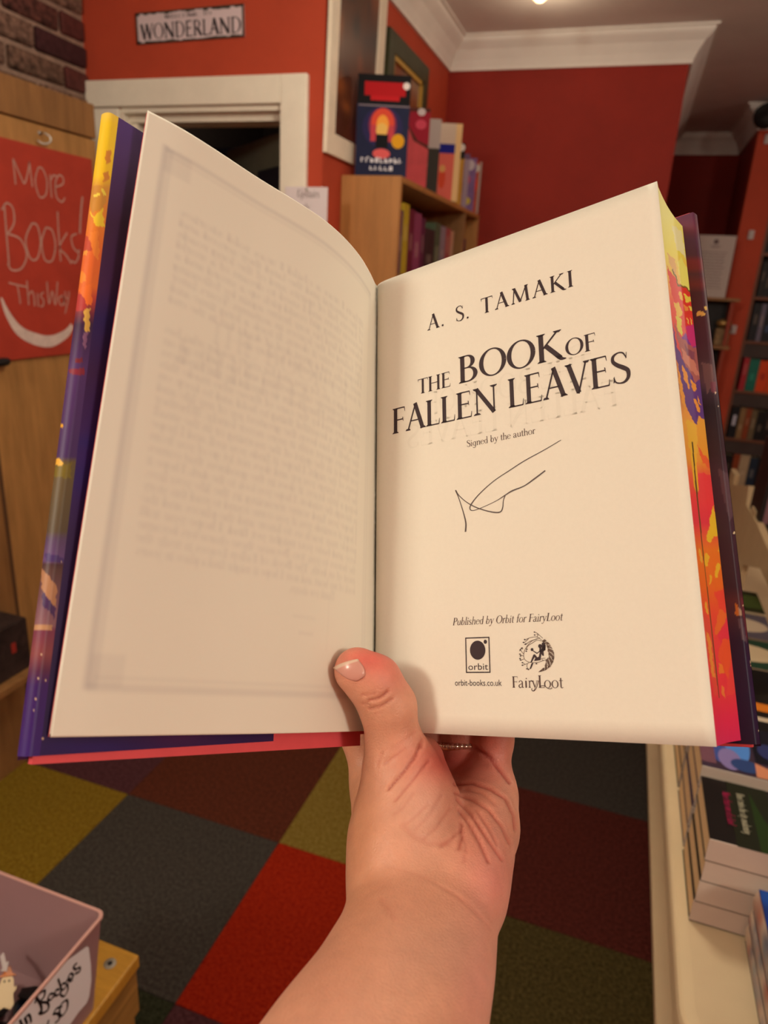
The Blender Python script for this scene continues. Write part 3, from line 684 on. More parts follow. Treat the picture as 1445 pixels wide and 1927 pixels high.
# ------------------------------------------------------------------ ceiling lamp glimpsed at the top edge
L0 = at_z(1022, -62, ZC)
lp = thing('ceiling_lamp', 'small brass ceiling lamp cut by the top edge of the picture', 'lamp', (L0[0], L0[1], ZC))
MB().tube([(0, 0, 0), (0, 0, -.012), (0, 0, -.02)], [.06, .058, .03], 24).build('ceiling_rose', mat('warm brass', (0.6, 0.38, 0.14), .3, metal=1.0), lp, True)
MB().tube([(0, 0, -.02), (0, 0, -.05)], .012, 12).build('stem', mat('warm brass', (0.6, 0.38, 0.14), .3, metal=1.0), lp, True)
MB().ball((0, 0, -.075), .030).build('bulb', mat('lit bulb', (1.0, 0.62, 0.28), .3, emit=3.0), lp, True)

# ------------------------------------------------------------------ right background
M_MAHO = mat('red brown shelf edge', (0.17, 0.06, 0.03), .5, var=.2, scale=6)
M_LIP = mat('dark grey brown plinth', (0.055, 0.035, 0.03), .6, var=.2, scale=6)
rb = thing('wall_bookcase', 'tall dark bookcase with red-brown shelves right of the red pillar', 'bookcase', (.70, 5.0, 0))
MB().box(0, 1.5, .15, .17, 0, 2.2).build('back_panel', M_BLACK, rb)
MB().box(-.008, .012, 0, .17, 0, 2.2).build('side_panel', M_MAHO, rb, bevel=.002)
for z in (1.755, 1.50, 1.235, .925, .615, .30):
    MB().box(.012, 1.5, 0, .15, z, z + .018).build('shelf', M_MAHO, rb, bevel=.002)
    if z < 1.3: MB().box(.012, 1.5, .012, .03, z - .085, z).build('plinth_strip', M_LIP, rb)
def row(x0, z, items, grp, where):
    x = x0
    for c, t, h, dn, mk in items:
        spine_book('shelf_book', dn + ' ' + where, 'book', (x + t / 2, 5.01, z), 0, .12, h, t - .002, c, mk=mk, group=grp); x += t
row(.722, 1.518, [('1c1614', .03, .20, 'black spine', None)] + [('%02x1618' % (24 + 6 * (i % 4)), .03, .18 + .01 * (i % 3), d + ' dark spine', None) for i, d in enumerate(['narrow', 'plain', 'dusty', 'glossy', 'worn'])], 'books on the top shelf', 'on the upper right shelf beside the pillar')
row(.722, 1.253, [('17161c', .045, .225, 'black', None), ('6a6274', .028, .225, 'grey mauve', None), ('14161e', .05, .215, 'blue black', '3a4a6a'), ('1c2430', .04, .21, 'dark navy', None), ('8a5a40', .035, .2, 'tan', None), ('201a1a', .05, .2, 'brown black', None)], 'books on the second shelf', 'spine on the dark shelf level with the white notice')
row(.730, .943, [('a8202c', .035, .205, 'crimson', None), ('0f6a58', .06, .20, 'teal', '2c8a74'), ('d8440c', .06, .195, 'orange first', 'b02c10'), ('d84a0c', .06, .195, 'orange second', 'b02c10'), ('d0500c', .06, .195, 'orange third', 'a83010')], 'bright books on the third shelf', 'spine in the bright row of the right bookcase')
row(.722, .633, [('101018', .05, .20, 'black and white', 'c0c0d0'), ('8a6a44', .035, .2, 'tan', None), ('8a3c1a', .035, .2, 'rust', None), ('6a5a40', .035, .195, 'khaki', None), ('100e0e', .05, .19, 'black', None), ('1c1416', .045, .195, 'charcoal', None), ('6a4440', .04, .2, 'rose brown', None)], 'books on the fourth shelf', 'spine below the bright row of the right bookcase')
row(.722, .318, [('14100e', .07, .2, 'black', None), ('8a3a18', .04, .21, 'burnt orange', None), ('b09878', .06, .21, 'pale grey tan', None), ('1c2a3c', .05, .2, 'steel blue', None), ('1a1214', .07, .2, 'dark plum', None)], 'books on the bottom shelf', 'spine near the floor in the right bookcase')
# low red unit in front of the pillar: notice, ledges, clutter
ru = thing('notice_shelf', 'pair of thin brown ledges carrying the white notice beside the red pillar', 'shelf', (.40, 4.72, 0))
MB().box(-.26, .20, 0, .16, 1.482, 1.50).build('ledge', M_OAK2, ru, bevel=.002)
MB().box(-.26, .195, 0, .16, 1.205, 1.225).build('ledge', M_OAK2, ru, bevel=.002)
MB().box(-.26, .155, .14, .16, 0, 1.482).build('back_panel', M_BLACK, ru)
MB().box(.155, .175, .02, .16, 0, 1.482).build('side_panel', mat('terracotta painted side', (0.30, 0.045, 0.02), .6), ru, bevel=.002)
nt = thing('wall_notice', 'white printed notice standing on the ledge beside the red pillar', 'notice', (.415, 4.775, 1.5), 0)
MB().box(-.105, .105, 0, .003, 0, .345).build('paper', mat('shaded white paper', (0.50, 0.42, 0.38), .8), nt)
random.seed(3); ln_ = []
for z in np.linspace(.05, .25, 13):
    x = -.075
    while x < .06:
        L = random.uniform(.008, .022); ln_.append(rc(x, x + L, z, z + .004)); x += L + .005
ln_ += [ell(0, .31, .014, .014), rc(-.03, .03, .285, .288), rc(-.02, .02, .277, .280)]
flat('printed_lines', ln_, lambda x, y: (x, -.0006, y), M_INKG, nt)
lb = spine_book('leaning_book', 'pale tan book leaning across the ledge under the white notice', 'book', (.43, 4.73, 1.262), math.radians(0), .11, .22, .022, 'b09468', lean=-.75)
gt = thing('gold_ornament', 'small gold trinket box on the lower ledge under the white notice', 'ornament', (.545, 4.79, 1.225))
mb = MB(); mb.box(-.04, .04, -.03, .03, 0, .10); mb.build('trinket_base', mat('dull gold', (0.22, 0.13, 0.05), .5, var=.5, scale=60), gt, bevel=.006)
MB().ball((0, 0, .13), .035, sc=(1.3, .9, .7)).build('trinket_lid', mat('bright gold', (0.50, 0.30, 0.10), .35, metal=.6), gt, True)
for i, (px, py, Y, dn) in enumerate([(1413, 442, 4.97, 'beside the white notice'), (1380, 620, 4.97, 'lower down, level with the leaning book'), (1444, 262, 4.97, 'near the cornice at the right edge')]):
    p = at_y(px, py, Y)
    c = thing('white_clip', 'small white clip on the red pillar ' + dn, 'clip', (p[0], Y, p[2]))
    MB().box(-.016, .016, -.012, 0, -.026, .026).build('clip_body', mat('white plastic', (0.55, 0.48, 0.46), .4), c, bevel=.004)
    MB().box(-.010, .010, -.018, -.012, -.012, .020).build('clip_lever', mat('white plastic', (0.55, 0.48, 0.46), .4), c, bevel=.002)
p = at_y(1440, 212, 4.80)
sp = thing('black_speaker', 'rounded black loudspeaker fixed under the ceiling at the top right', 'speaker', (p[0] + .02, 4.80, p[2]), math.radians(-20))
MB().tube([(0, -.07, -.03), (0, -.06, -.03), (0, .08, .03)], [.05, .065, .05], 20).build('speaker_body', M_BLACK, sp, True)
MB().tube([(0, .06, .02), (.02, .12, .06), (.02, .17, .08)], .014, 10).build('speaker_bracket', M_BLACK, sp, True)

# ------------------------------------------------------------------ right foreground: display table, stacks of books
M_TABLE = mat('cream laminate', (0.66, 0.50, 0.31), .4, var=.05, scale=7)
M_EDGE = mat('cream table edging', (0.68, 0.52, 0.32), .35, var=.04, scale=7)
TZ, TX, TY0, TY1 = .718, .175, .665, 2.9
def rrect(x0, x1, y0, y1, r, n=8):
    P = []
    for cx, cy, a0 in ((x1 - r, y1 - r, 0), (x0 + r, y1 - r, 90), (x0 + r, y0 + r, 180), (x1 - r, y0 + r, 270)):
        for k in range(n + 1):
            a = math.radians(a0 + 90 * k / n); P.append((cx + r * math.cos(a), cy + r * math.sin(a)))
    return P
tb = thing('display_table', 'long cream display table with a rounded corner along the right side', 'table', (TX, TY0 - .05, 0))
def T_(pts): return [(x - TX, y - TY0 + .05) for x, y in pts]
MB().prism(T_(rrect(TX + .018, 1.0, TY0 - .03, TY1, .05)), 2, TZ - .03, TZ).build('table_top', M_TABLE, tb)
ed = MB(); o_ = T_(rrect(TX, 1.02, TY0 - .052, TY1 + .02, .07)); i_ = T_(rrect(TX + .0185, .9995, TY0 - .0295, TY1 - .0005, .05)); n_ = len(o_)
V = [(x, y, TZ - .036) for x, y in o_] + [(x, y, TZ - .010) for x, y in o_] + [(x * .9 + i_[k][0] * .1, y * .9 + i_[k][1] * .1, TZ - .0035) for k, (x, y) in enumerate(o_)] + [(x * .7 + i_[k][0] * .3, y * .7 + i_[k][1] * .3, TZ - .0004) for k, (x, y) in enumerate(o_)] + [(x, y, TZ + .0004) for x, y in i_] + [(x, y, TZ - .036) for x, y in i_]
F = []
for l in range(5):
    for k in range(n_): F.append((l * n_ + k, l * n_ + (k + 1) % n_, (l + 1) * n_ + (k + 1) % n_, (l + 1) * n_ + k))
for k in range(n_): F.append((5 * n_ + k, 5 * n_ + (k + 1) % n_, (k + 1) % n_, k))
mesh('table_edging', V, F, M_EDGE, tb, False)
for lx, ly in ((.10, .12), (.10, 2.15), (.78, .12), (.78, 2.15)):
    MB().box(lx - .03, lx + .03, ly - .03, ly + .03, 0, TZ - .03).build('table_leg', M_EDGE, tb, bevel=.004)
MB().box(.06, .80, .10, 2.18, .25, .27).build('under_shelf', M_EDGE, tb, bevel=.003)

def lying(label, x0, y0, z, L, W, t, spine, shapes, cover, side, grp, pages='dcb98a', tw=0.0):
    """a paperback lying flat: L long in x, W wide in y, spine at the near side"""
    b = thing('paperback', label, 'book', (x0, y0, z), tw, grp)
    c = .0012
    mb = MB(); mb.box(0, L, 0, W, 0, c, 1); mb.box(0, L, .0015, W, t - c, t, 1); mb.box(0, L, 0, .0015, c, t - .0, 0)
    mb.build('cover', [mat('paperback spine ' + spine, spine, .45, var=.03), mat('paperback cover ' + cover, cover, .3, var=.1)], b)
    MB().box(.0015, L - .001, .0015, W - .001, c, t - c).build('page_block', mat('paperback pages ' + pages, pages, .9, var=.14, scale=60, stretch=(1, 1, 30)), b)
    if shapes: shape_mesh('cover_print', [([(px * L, py * W) for px, py in poly], flatm(m)) for poly, m in shapes], lambda u, v, k: (u, v, t + .0004 + min(k, 12) * .00012), None, b)
    return b
def oval_cover(c1, c2): return [(rc(0, .0, 0, 0) if False else rc(.02, 1, .0, .98), c1), (ell(.62, .5, .36, .30), c2)]
def rot_text(s, x, y0, y1, h):
    """a line of letters running towards us along the cover (from far to near)"""
    P, w = layout(s, 1.0); k = (y1 - y0) / w
    return [[(x + q[1] * h, y1 - q[0] * k) for q in p] for p in P]
tops = []
ST2 = [(ell(.14, .5, .10, .35), '3a4a8a'), (rc(.0, .10, .1, .8), '6a4450'), (ell(.27, .62, .09, .42), '4a7ac0'), (ell(.2, .25, .08, .2), '7a6a9a'), (ell(.30, .18, .10, .12), '2a3c6a'), (rc(.38, .62, .3, 1), '14101a'), ([(.36, .02), (.37, .28), (.6, .1), (.6, .02)], 'c07a5a'), ([(.5, .3), (.62, .9), (1, 1), (1, .02), (.64, .02)], 'b01c14'), (ell(.48, .55, .07, .15), '2a2e5a')]
ST2 += [(p, 'd8c8b8') for p in rot_text('ORDERS', .66, .02, .98, .13)] + [(p, 'c0aca0') for p in rot_text('LORDS', .84, .1, .98, .13)]
ST1 = [(rc(.16, .42, .0, 1), '1c1c0e'), ([(.3, 0), (.5, 0), (.36, .5), (.3, .9)], '20300f'), (rc(.5, 1, .0, 1), '140c0c'), (ell(.80, .86, .22, .10), '7a3a8a'), (ell(.66, .80, .06, .06), 'c04a28')]
random.seed(21)
ST1 += [(p, 'b01c50') for p in rot_text('More than one of a kind', .125, .28, .80, .05)] + [(p, 'c8bea0') for p in rot_text('Don t miss the city awakening', .215, .20, .82, .05)]
ST1 += [(p, 'd8d0cc') for w_ in (ln(.50, .62, .50, .30, .03), ln(.50, .30, .62, .22, .03), ln(.50, .62, .62, .62, .02), ln(.50, .46, .64, .42, .02), ln(.50, .36, .64, .32, .02), ln(.62, .64, .68, .2, .025), ln(.47, .7, .54, .72, .03), ln(.66, .1, .78, .02, .02), ln(.70, .12, .70, .02, .03)) for p in w_]
specs = [('150f0e', ST1, 'c8b4a6', 'with pink and cream type on black'), ('3a2a3a', ST2, 'b8aca0', 'with white capitals on red'),
         ('0f0c0c', [(rc(.3, 1, .55, .75), 'c06a1c'), (rc(.3, 1, .3, .4), 'b8a48c'), (rc(.7, 1, .1, .5), '6a4a10')], 'a8988a', 'with an orange bar on black'),
         ('0d0b0b', [(ell(.98, .55, .22, .3), 'c8b498')], '9a887a', 'with a half oval on plain black'),
         ('1c3424', oval_cover('1c3424', 'b8a080'), '9a826c', 'with a pale oval on deep green'),
         ('4a4048', oval_cover('4a4048', 'a08a74'), '8a7460', 'with a pale oval on grey mauve'),
         ('1a2012', [(rc(.4, 1, .2, .8), '38401c')], 'a08c70', 'in dark green')]
NB = [4, 4, 4, 3, 3, 3, 3]
thk = [.0337, .036, .033, .036, .035, .035, .035]
ordn = ['nearest', 'second', 'third', 'fourth', 'fifth', 'sixth', 'seventh']
for k, (cv, shp, spn, ds) in enumerate(specs):
    y0 = .807 + .1385 * k
    for j in range(NB[k]):
        top = j == NB[k] - 1
        lying(('top paperback ' + ds + ', ' + ordn[k] + ' stack from table corner') if top else ['lowest', 'second', 'third'][j] + ' paperback from the bottom of the %s stack from the table corner, pale spine' % ordn[k],
              .1955 + random.uniform(-.0015, .0015), y0 + random.uniform(-.0012, .0012), TZ + .001 + j * (thk[k] + .0002), .198, .128, thk[k], spn, shp if top else None, cv, spn,
              None if top else 'lower books of the %s stack' % ordn[k], tw=random.uniform(-.004, .004))
# marbled books at the near right
ARTM = mat('marbled gift book edge', (.5, .5, .5), .35, attr=True)
for j in range(3):
    z = TZ + .001 + j * .036
    x0 = .2565 - j * .0045 + .004; y1 = .800 - j * .012; L = .215; W = .16; t = .0345
    b = thing('marbled_book', ['lowest of the three marbled blue and cream books at the table corner', 'middle one of the three marbled blue and cream books', 'top marbled book with a deep blue painted cover, at the lower right edge'][j], 'book', (x0, y1 - L, z), 0, None)
    MB().box(.001, W, 0, L, .0, .0015).build('back_cover', flatm('22304a'), b)
    MB().box(.001, W, 0, L, t - .0015, t).build('front_cover', flatm('141420'), b)
    MB().box(.004, W - .002, .003, L - .003, .0015, t - .0015).build('page_block', mat('paperback pages c8b49a', 'c8b49a', .9), b)
    ny, nz = 60, 10
    Yv = np.linspace(0, L, ny); Zv = np.linspace(0, t, nz)
    bulge = .004 - .004 * ((Zv / t * 2 - 1) ** 2)
    G = np.stack(np.broadcast_arrays(.002 - bulge[None, :], Yv[:, None], Zv[None, :]), -1)
    rs = np.random.RandomState(30 + j); C = np.zeros((ny, nz, 3)) + lin('c8b09a')
    for q in range(34):
        cy, cz = rs.uniform(0, L), rs.uniform(0, t); r1, r2 = rs.uniform(.006, .018), rs.uniform(.005, .012)
        w = np.exp(-(((Yv[:, None] - cy) / r1) ** 2 + ((Zv[None, :] - cz) / r2) ** 2))[..., None] * .75
        C = C * (1 - w) + lin(['4a5a74', '5a7480', '9a6a5c', 'c8a890', '2c3a5a', 'b04a2c', '6a7484'][rs.randint(7)]) * w
    e = np.exp(-((Zv / t) / .16) ** 2)[None, :, None] * .8; C = C * (1 - e) + lin('24384c') * e
    grid_mesh('spine', G, ARTM, b, C)
    nx = 30; Xv = np.linspace(.001, W, nx); G = np.stack(np.broadcast_arrays(Xv[:, None], Yv[None, :], t + .0006), -1)
    C = np.zeros((nx, ny, 3)) + lin('0c0a14')
    for q in range(60):
        cx_, cy = rs.uniform(0, W), rs.uniform(0, L); w = np.exp(-(((Xv[:, None] - cx_) / .018) ** 2 + ((Yv[None, :] - cy) / .02) ** 2))[..., None] * .8
        C = C * (1 - w) + lin(['0c2a8a', '1a4aa0', '0a0a18', '2a8a9a', '3a1c4a', '120c10', '1c3a90'][rs.randint(7)]) * w
    grid_mesh('cover_art', G, mat('glossy cover art', (.5, .5, .5), .2, attr=True), b, C)

# cream display rack standing further along the table, with books in it
rk = thing('display_rack', 'cream wooden rack with a sloping side, standing on the table beyond the stacks', 'rack', (.0, 0, 0))
def rack_pt(px, py, X):
    return at_x(px, py, X)
sidepts = [(1366, 912), (1409, 914), (1404, 950), (1424, 985), (1450, 1046), (1475, 1100), (1478, 1160), (1448, 1110), (1430, 1070), (1392, 1062), (1372, 1000)]
XK = .355
pp_ = [at_x(a_, b_, XK) for a_, b_ in sidepts]
rk.location = (XK, float(np.mean([q[1] for q in pp_])), TZ)
ry = rk.location.y
MB().prism([(q[1] - ry, q[2] - TZ) for q in pp_], 0, 0, .016).build('sloping_side', mat('cream rack paint', (0.40, 0.27, 0.15), .5, var=.06), rk)
yy = [q[1] for q in pp_]; lo = min(q[2] for q in pp_)
MB().box(.0, .5, min(yy) - ry, min(yy) - ry + .012, lo - TZ, lo - TZ + .06).build('front_rail', mat('cream rack paint', (0.40, 0.27, 0.15), .5), rk, bevel=.002)
CR_ = mat('cream rack paint', (0.40, 0.27, 0.15), .5)
MB().prism([(q[1] - ry, q[2] - TZ) for q in pp_], 0, .484, .5).build('sloping_side', CR_, rk)
fy0 = max(.02, 1.80 - ry)
for x_ in (.001, .485):
    MB().box(x_, x_ + .014, max(yy) - ry - .10, max(yy) - ry - .02, .02, .30).build('rack_post', CR_, rk, bevel=.002)
    MB().box(x_, x_ + .014, fy0, max(yy) - ry - .02, .001, .02).build('rack_foot', CR_, rk, bevel=.002)
    MB().box(x_, x_ + .014, fy0, fy0 + .05, .02, .30).build('rack_post', CR_, rk, bevel=.002)
random.seed(8)
for i in range(6):
    c = ['14100f', '1c1418', '2a1416', '100e12', '3a2a22', '1a1210'][i]
    spine_book('rack_book', ['black', 'plum black', 'wine', 'ink black', 'brown', 'umber'][i] + ' book standing in the cream rack on the table', 'book', (XK + .02 + .033 * i, float(ry) + .02, TZ + .2 + .0), 0, .13, .27 + .02 * (i % 3), .03, c, mk=['6a4a50', '8a3a40', '9a8a80'][i % 3], group='dark books in the cream rack')
MB().box(.017, .5, -.0, .17, .18, .199).build('rack_shelf', mat('cream rack paint', (0.40, 0.27, 0.15), .5), rk, bevel=.002)

# ------------------------------------------------------------------ lower left: stool and tub of pin badges
M_STOOL = mat('honey varnished pine', (0.55, 0.27, 0.035), .4, var=.15, scale=6, stretch=(1, 9, 1), bump=.06)
M_STOOLS = mat('pine end grain', (0.35, 0.18, 0.045), .55, var=.3, scale=9, stretch=(9, 1, 9), bump=.15)
st = thing('pine_stool', 'honey pine stool with a countersunk screw, under the lilac tub', 'stool', (-.589, .680, 0))
MB().box(-.34, 0, -.40, 0, .425, .45).build('stool_top', M_STOOL, st, bevel=.003)
MB().box(-.33, -.004, -.39, -.004, .33, .425).build('stool_apron', M_STOOLS, st, bevel=.002)
for lx, ly in ((-.03, -.03), (-.31, -.03), (-.03, -.37), (-.31, -.37)):
    MB().box(lx - .02, lx + .02, ly - .02, ly + .02, 0, .33).build('stool_leg', M_STOOLS, st, bevel=.002)
sc_ = at_z(207, 1813, .4505)
sx, sy = sc_[0] + .589, sc_[1] - .680
MB().tube([(sx, sy, .449), (sx, sy, .4508)], [.0098, .0094], 24).build('screw_cup', mat('grey zinc', (.34, .30, .24), .5), st, True)
MB().tube([(sx, sy, .4505), (sx, sy, .4512)], [.0042, .0038], 14).build('screw_socket', M_BLACK, st, True)
M_TUB = mat('lilac plastic', (0.36, 0.215, 0.225), .35, var=.03, scale=8, spec=.4)
M_RIM = mat('lilac pink plastic rim', (0.52, 0.28, 0.24), .35)
tub = thing('lilac_tub', 'open lilac plastic tub with a handwritten label, on the pine stool at the lower left', 'tub', (-.70, .45, .4505))
RX0, RX1, RY0, RY1, RZ = -.84, -.580, .30, .606, .170
def loop(ins, z, r, n=6): return [(x + .70, y - .45, z) for x, y in rrect(RX0 + ins, RX1 - ins, RY0 + ins, RY1 - ins, r, n)]
L_ = [loop(.016, 0, .010), loop(.000, RZ - .004, .012), loop(-.0022, RZ - .003, .0125), loop(-.0022, RZ, .0125), loop(.0022, RZ, .010), loop(.0025, RZ - .004, .010), loop(.0185, .003, .008)]
V = [p for l in L_ for p in l]; n_ = len(L_[0]); F = []
for l in range(len(L_) - 1):
    for k in range(n_): F.append((l * n_ + k, l * n_ + (k + 1) % n_, (l + 1) * n_ + (k + 1) % n_, (l + 1) * n_ + k))
F.append(tuple(range(6 * n_, 7 * n_))); F.append(tuple(range(n_ - 1, -1, -1)))
mi = [0] * n_ + [1] * (n_ * 3) + [0] * n_ * 2 + [0, 0]
mesh('tub_body', V, F, [M_TUB, M_RIM], tub, False, mi)
def tubside(s, h):
    """point on the +x face: s along y from the far corner towards us, h below the rim"""
    return (RX1 + .70 + .0016 - .016 * (h / RZ), RY1 - .45 - s, RZ - h)
def side_sh(px, py):
    # position on the sloping face, from where the mark appears
    v = wray(px, py); X = RX1
    for _ in range(4):
        q = v * (X / v[0]) + EYE; h = (.4505 + RZ) - q[2]; X = RX1 - .016 * h / RZ + .0016
    return (RY1 - q[1], h)
lab = [(163, 1781), (167, 1783), (171, 1815), (172, 1845), (168, 1875), (163, 1888), (148, 1905), (120, 1945), (60, 2010), (-30, 2080), (-40, 1990), (20, 1905), (70, 1855), (120, 1812)]
labp = [side_sh(*p) for p in lab]
pl_ = mesh('price_label', [tubside(s, max(h, .0012)) for s, h in labp] , [tuple(range(len(labp)))], mat('white label paper', (0.95, 0.93, 0.98), .7), tub)
HW = [([(58, 1888), (63, 1932), (72, 1960)], 1.2), ([(51, 1898), (66, 1882), (78, 1888), (76, 1905), (64, 1916)], 1.2)]
def c7(*P): return [(x / 5.16, 1640 + y / 5.16) for x, y in P]
HW = [(c7((345, 1215), (395, 1300), (400, 1375)), 1.35), (c7((335, 1280), (370, 1195), (430, 1155), (425, 1215), (385, 1265), (460, 1275), (465, 1340), (400, 1380), (375, 1365)), 1.25),
      (c7((520, 1185), (480, 1190), (462, 1240), (490, 1245), (530, 1190), (515, 1225)), 1.1), (c7((575, 1145), (540, 1150), (530, 1200), (565, 1195), (590, 1140), (560, 1040)), 1.1), (c7((590, 1140), (590, 1180)), 1.0),
      (c7((640, 1085), (600, 1090), (590, 1140), (620, 1140), (650, 1085)), 1.1), (c7((650, 1085), (655, 1150), (620, 1210), (580, 1195)), 1.1),
      (c7((640, 1060), (700, 1030), (705, 1000), (680, 990), (660, 1030), (675, 1065), (705, 1050)), 1.1), (c7((745, 890), (710, 920), (730, 950), (770, 930), (770, 970), (725, 990)), 1.2),
      (c7((190, 1440), (215, 1500)), 1.2), (c7((235, 1415), (262, 1480)), 1.2), (c7((240, 1425), (270, 1390), (290, 1410), (300, 1465)), 1.2), (c7((180, 1445), (182, 1443)), 1.4),
      (c7((510, 1390), (545, 1330), (600, 1310)), 1.2), (c7((515, 1385), (560, 1380), (575, 1430), (530, 1470)), 1.2),
      (c7((640, 1245), (590, 1290), (575, 1370), (600, 1400), (645, 1340), (655, 1270), (640, 1245)), 1.2), (c7((470, 1440), (455, 1500)), 1.2), (c7((400, 1500), (402, 1502)), 1.8)]
P = []
for pts, w_ in HW:
    q = [side_sh(*p) for p in pts]; P += spl(q, w_ * .0027, 5)
flat('handwriting', P, lambda s, h: (tubside(s, h)[0] + .0006, tubside(s, h)[1], tubside(s, h)[2]), M_INK, tub)
# the badges
def badge(name, label, px, py, z, rz, tilt, parts):
    p = at_z(px, py, z); b = thing(name, label, 'pin badge', tuple(p), 0); b.rotation_euler = (tilt[0], tilt[1], rz)
    for pn_, poly, z0, z1, m in parts:
        MB().prism(poly, 2, z0, z1).build(pn_, m, b, bevel=.0004)
    return b
M_CRM = mat('cream enamel', (0.66, 0.48, 0.26), .3); M_ORG = mat('orange enamel', (0.55, 0.16, 0.03), .3)
gh = [(x * .001, y * .001) for x, y in [(-6, 10), (6, 10), (9, 4), (10, -6), (14, -4), (13, -9), (10, -14), (12, -28), (8, -34), (0, -30), (-8, -34), (-11, -24), (-10, -12), (-14, -8), (-12, -3), (-9, 0)]]
badge('ghost_badge', 'cream enamel ghost pin badge with an orange hat, inside the lilac tub', 12, 1852, .512, .75, (.35, .25),
      [('enamel', gh, 0, .002, M_CRM), ('hat', [(-.011, .009), (.012, .009), (.006, .013), (.003, .022), (-.004, .021), (-.006, .013)], .001, .0035, M_ORG), ('eye', ell(-.003, .003, .0012, .0018, 10), .002, .0026, M_BLACK), ('eye', ell(.003, .003, .0012, .0018, 10), .002, .0026, M_BLACK)])
badge('arrow_badge', 'bent white pin badge against the far wall of the lilac tub', 8, 1812, .525, -.6, (.9, .1),
      [('enamel', [(-.014, -.003), (.006, -.003), (.006, -.008), (.016, .001), (.006, .009), (.006, .004), (-.014, .004)], 0, .0022, mat('white enamel', (0.6, 0.52, 0.5), .3))])
random.seed(14)
for i in range(16):
    q = (random.uniform(-.79, -.655), random.uniform(.43, .565), .462 + random.uniform(0, .018))
    b = thing('dark_badge', 'black-backed pin badge in the heap inside the lilac tub', 'pin badge', q, random.uniform(0, 6), 'dark badges in the tub'); b.rotation_euler = (random.uniform(-.5, .5), random.uniform(-.5, .5), random.uniform(0, 6))
    MB().prism([(.022 * math.cos(a) * random.uniform(.8, 1), .018 * math.sin(a) * random.uniform(.8, 1)) for a in np.linspace(0, 6.28, 14)[:-1]], 2, 0, .0035).build('backing', M_BLACK, b, bevel=.0005)
    MB().prism([(.016 * math.cos(a), .012 * math.sin(a)) for a in np.linspace(0, 6.28, 12)[:-1]], 2, .0035, .0043).build('enamel', random.choice([M_BLACK, M_INK, flatm('2a1410'), flatm('141a2a')]), b)

# ------------------------------------------------------------------ the open book
BP0 = np.array([-0.00334268, -0.12513263, 0.38077524])      # top of the gutter, seen from the camera
BU = np.array([-0.00959349, 0.97146528, -0.23698771])       # down the gutter
BR_ = np.array([0.83638817, -0.13496511, -0.53126194])      # across the right page
BN = np.array([0.5480876, 0.20331037, 0.81122728])          # through the right-hand leaves, away from us
H = .234
book = thing('open_book', 'open hardback with painted page edges, title page on the right, held up by the hand', 'book')
org = cam2w(BP0 + H * BU); ax, ay, az = RM @ BR_, RM @ BN, -(RM @ BU)
book.matrix_world = Matrix(((ax[0], ay[0], az[0], org[0]), (ax[1], ay[1], az[1], org[1]), (ax[2], ay[2], az[2], org[2]), (0, 0, 0, 1)))
def BK(r, u, n): return (r, n, H - u)
def bpx(r, u, n):
    """where a point of the book appears (used to place the printed art)"""
    C = BP0 + np.asarray(r)[..., None] * BR_ + np.asarray(u)[..., None] * BU + np.asarray(n)[..., None] * BN
    return C[..., :2] / C[..., 2:] * FPX + np.array([CX, CY])
M_PAGE = mat('cream book paper', (0.80, 0.745, 0.64), 0.75, var=.012, scale=500, bump=.02, bscale=900, spec=.15)
M_PAGEL = mat('cream book paper left', (0.80, 0.745, 0.64), 0.75, attr=True, spec=.15)
M_TEXT = mat('brown black book ink', (0.035, 0.016, 0.020), 0.6)
M_TEXT2 = mat('thin brown book ink', (0.085, 0.042, 0.036), 0.6)
M_PEN = mat('grey pen ink', (0.085, 0.055, 0.05), 0.5)
M_CORAL = mat('coral pink case cloth', (0.72, 0.085, 0.10), 0.5, var=.05, scale=60)
def pz(r): return .0022 * np.exp(-np.asarray(r) / .0028)      # the page dips into the gutter
# right-hand page
R_ = np.concatenate([np.linspace(0, .016, 14), np.linspace(.020, .1476, 30)]); U_ = np.linspace(0, H, 30)
G = np.stack(np.broadcast_arrays(R_[:, None], pz(R_)[:, None], (H - U_)[None, :]), -1)
rp = grid_mesh('title_page', G, M_PAGE, book)
md = rp.modifiers.new('thickness', 'SOLIDIFY'); md.thickness = .00012; md.offset = -1
def pg(h_):
    return lambda x, y: (x, pz(x) - h_, H - y)
def down(P): return [[(q[0], q[1]) for q in p] for p in P]
def line(text, x0, x1, base, h, track=0.0, slant=0.0):
    return [[(q[0], 2 * base - q[1]) for q in p] for p in fit(text, x0, x1, base, h, track, slant)]
mm = .001
au = []
for s, a, b in (('A.', 32.4, 43.4), ('S.', 48.4, 57.2), ('TAMAKI', 62.3, 109.6)):
    au += line(s, a * mm, b * mm, 37.9 * mm, 8.3 * mm, .13)
o = flat('author_lettering', au, pg(.00022), M_TEXT, rp)
ti = []
for s, a, b, base, h in (('THE', 26.3, 45.2, 71.4, 8.0), ('BOOK', 48.9, 101.6, 71.3, 14.0), ('OF', 102.6, 116.4, 71.3, 8.1), ('FALLEN', 10.8, 69.6, 89.6, 13.6), ('LEAVES', 74.2, 129.8, 89.5, 14.2)):
    ti += line(s, a * mm, b * mm, base * mm, h * mm, .0)
flat('title_lettering', ti, pg(.00022), M_TEXT, rp)
flat('signed_lettering', line('Signed by the author', 52.8 * mm, 86.8 * mm, 104.2 * mm, 3.2 * mm), pg(.00022), M_TEXT2, rp)
flat('publisher_lettering', line('Published by Orbit for FairyLoot', 43.4 * mm, 94.2 * mm, 187.1 * mm, 3.3 * mm, slant=.22), pg(.00022), M_TEXT2, rp)
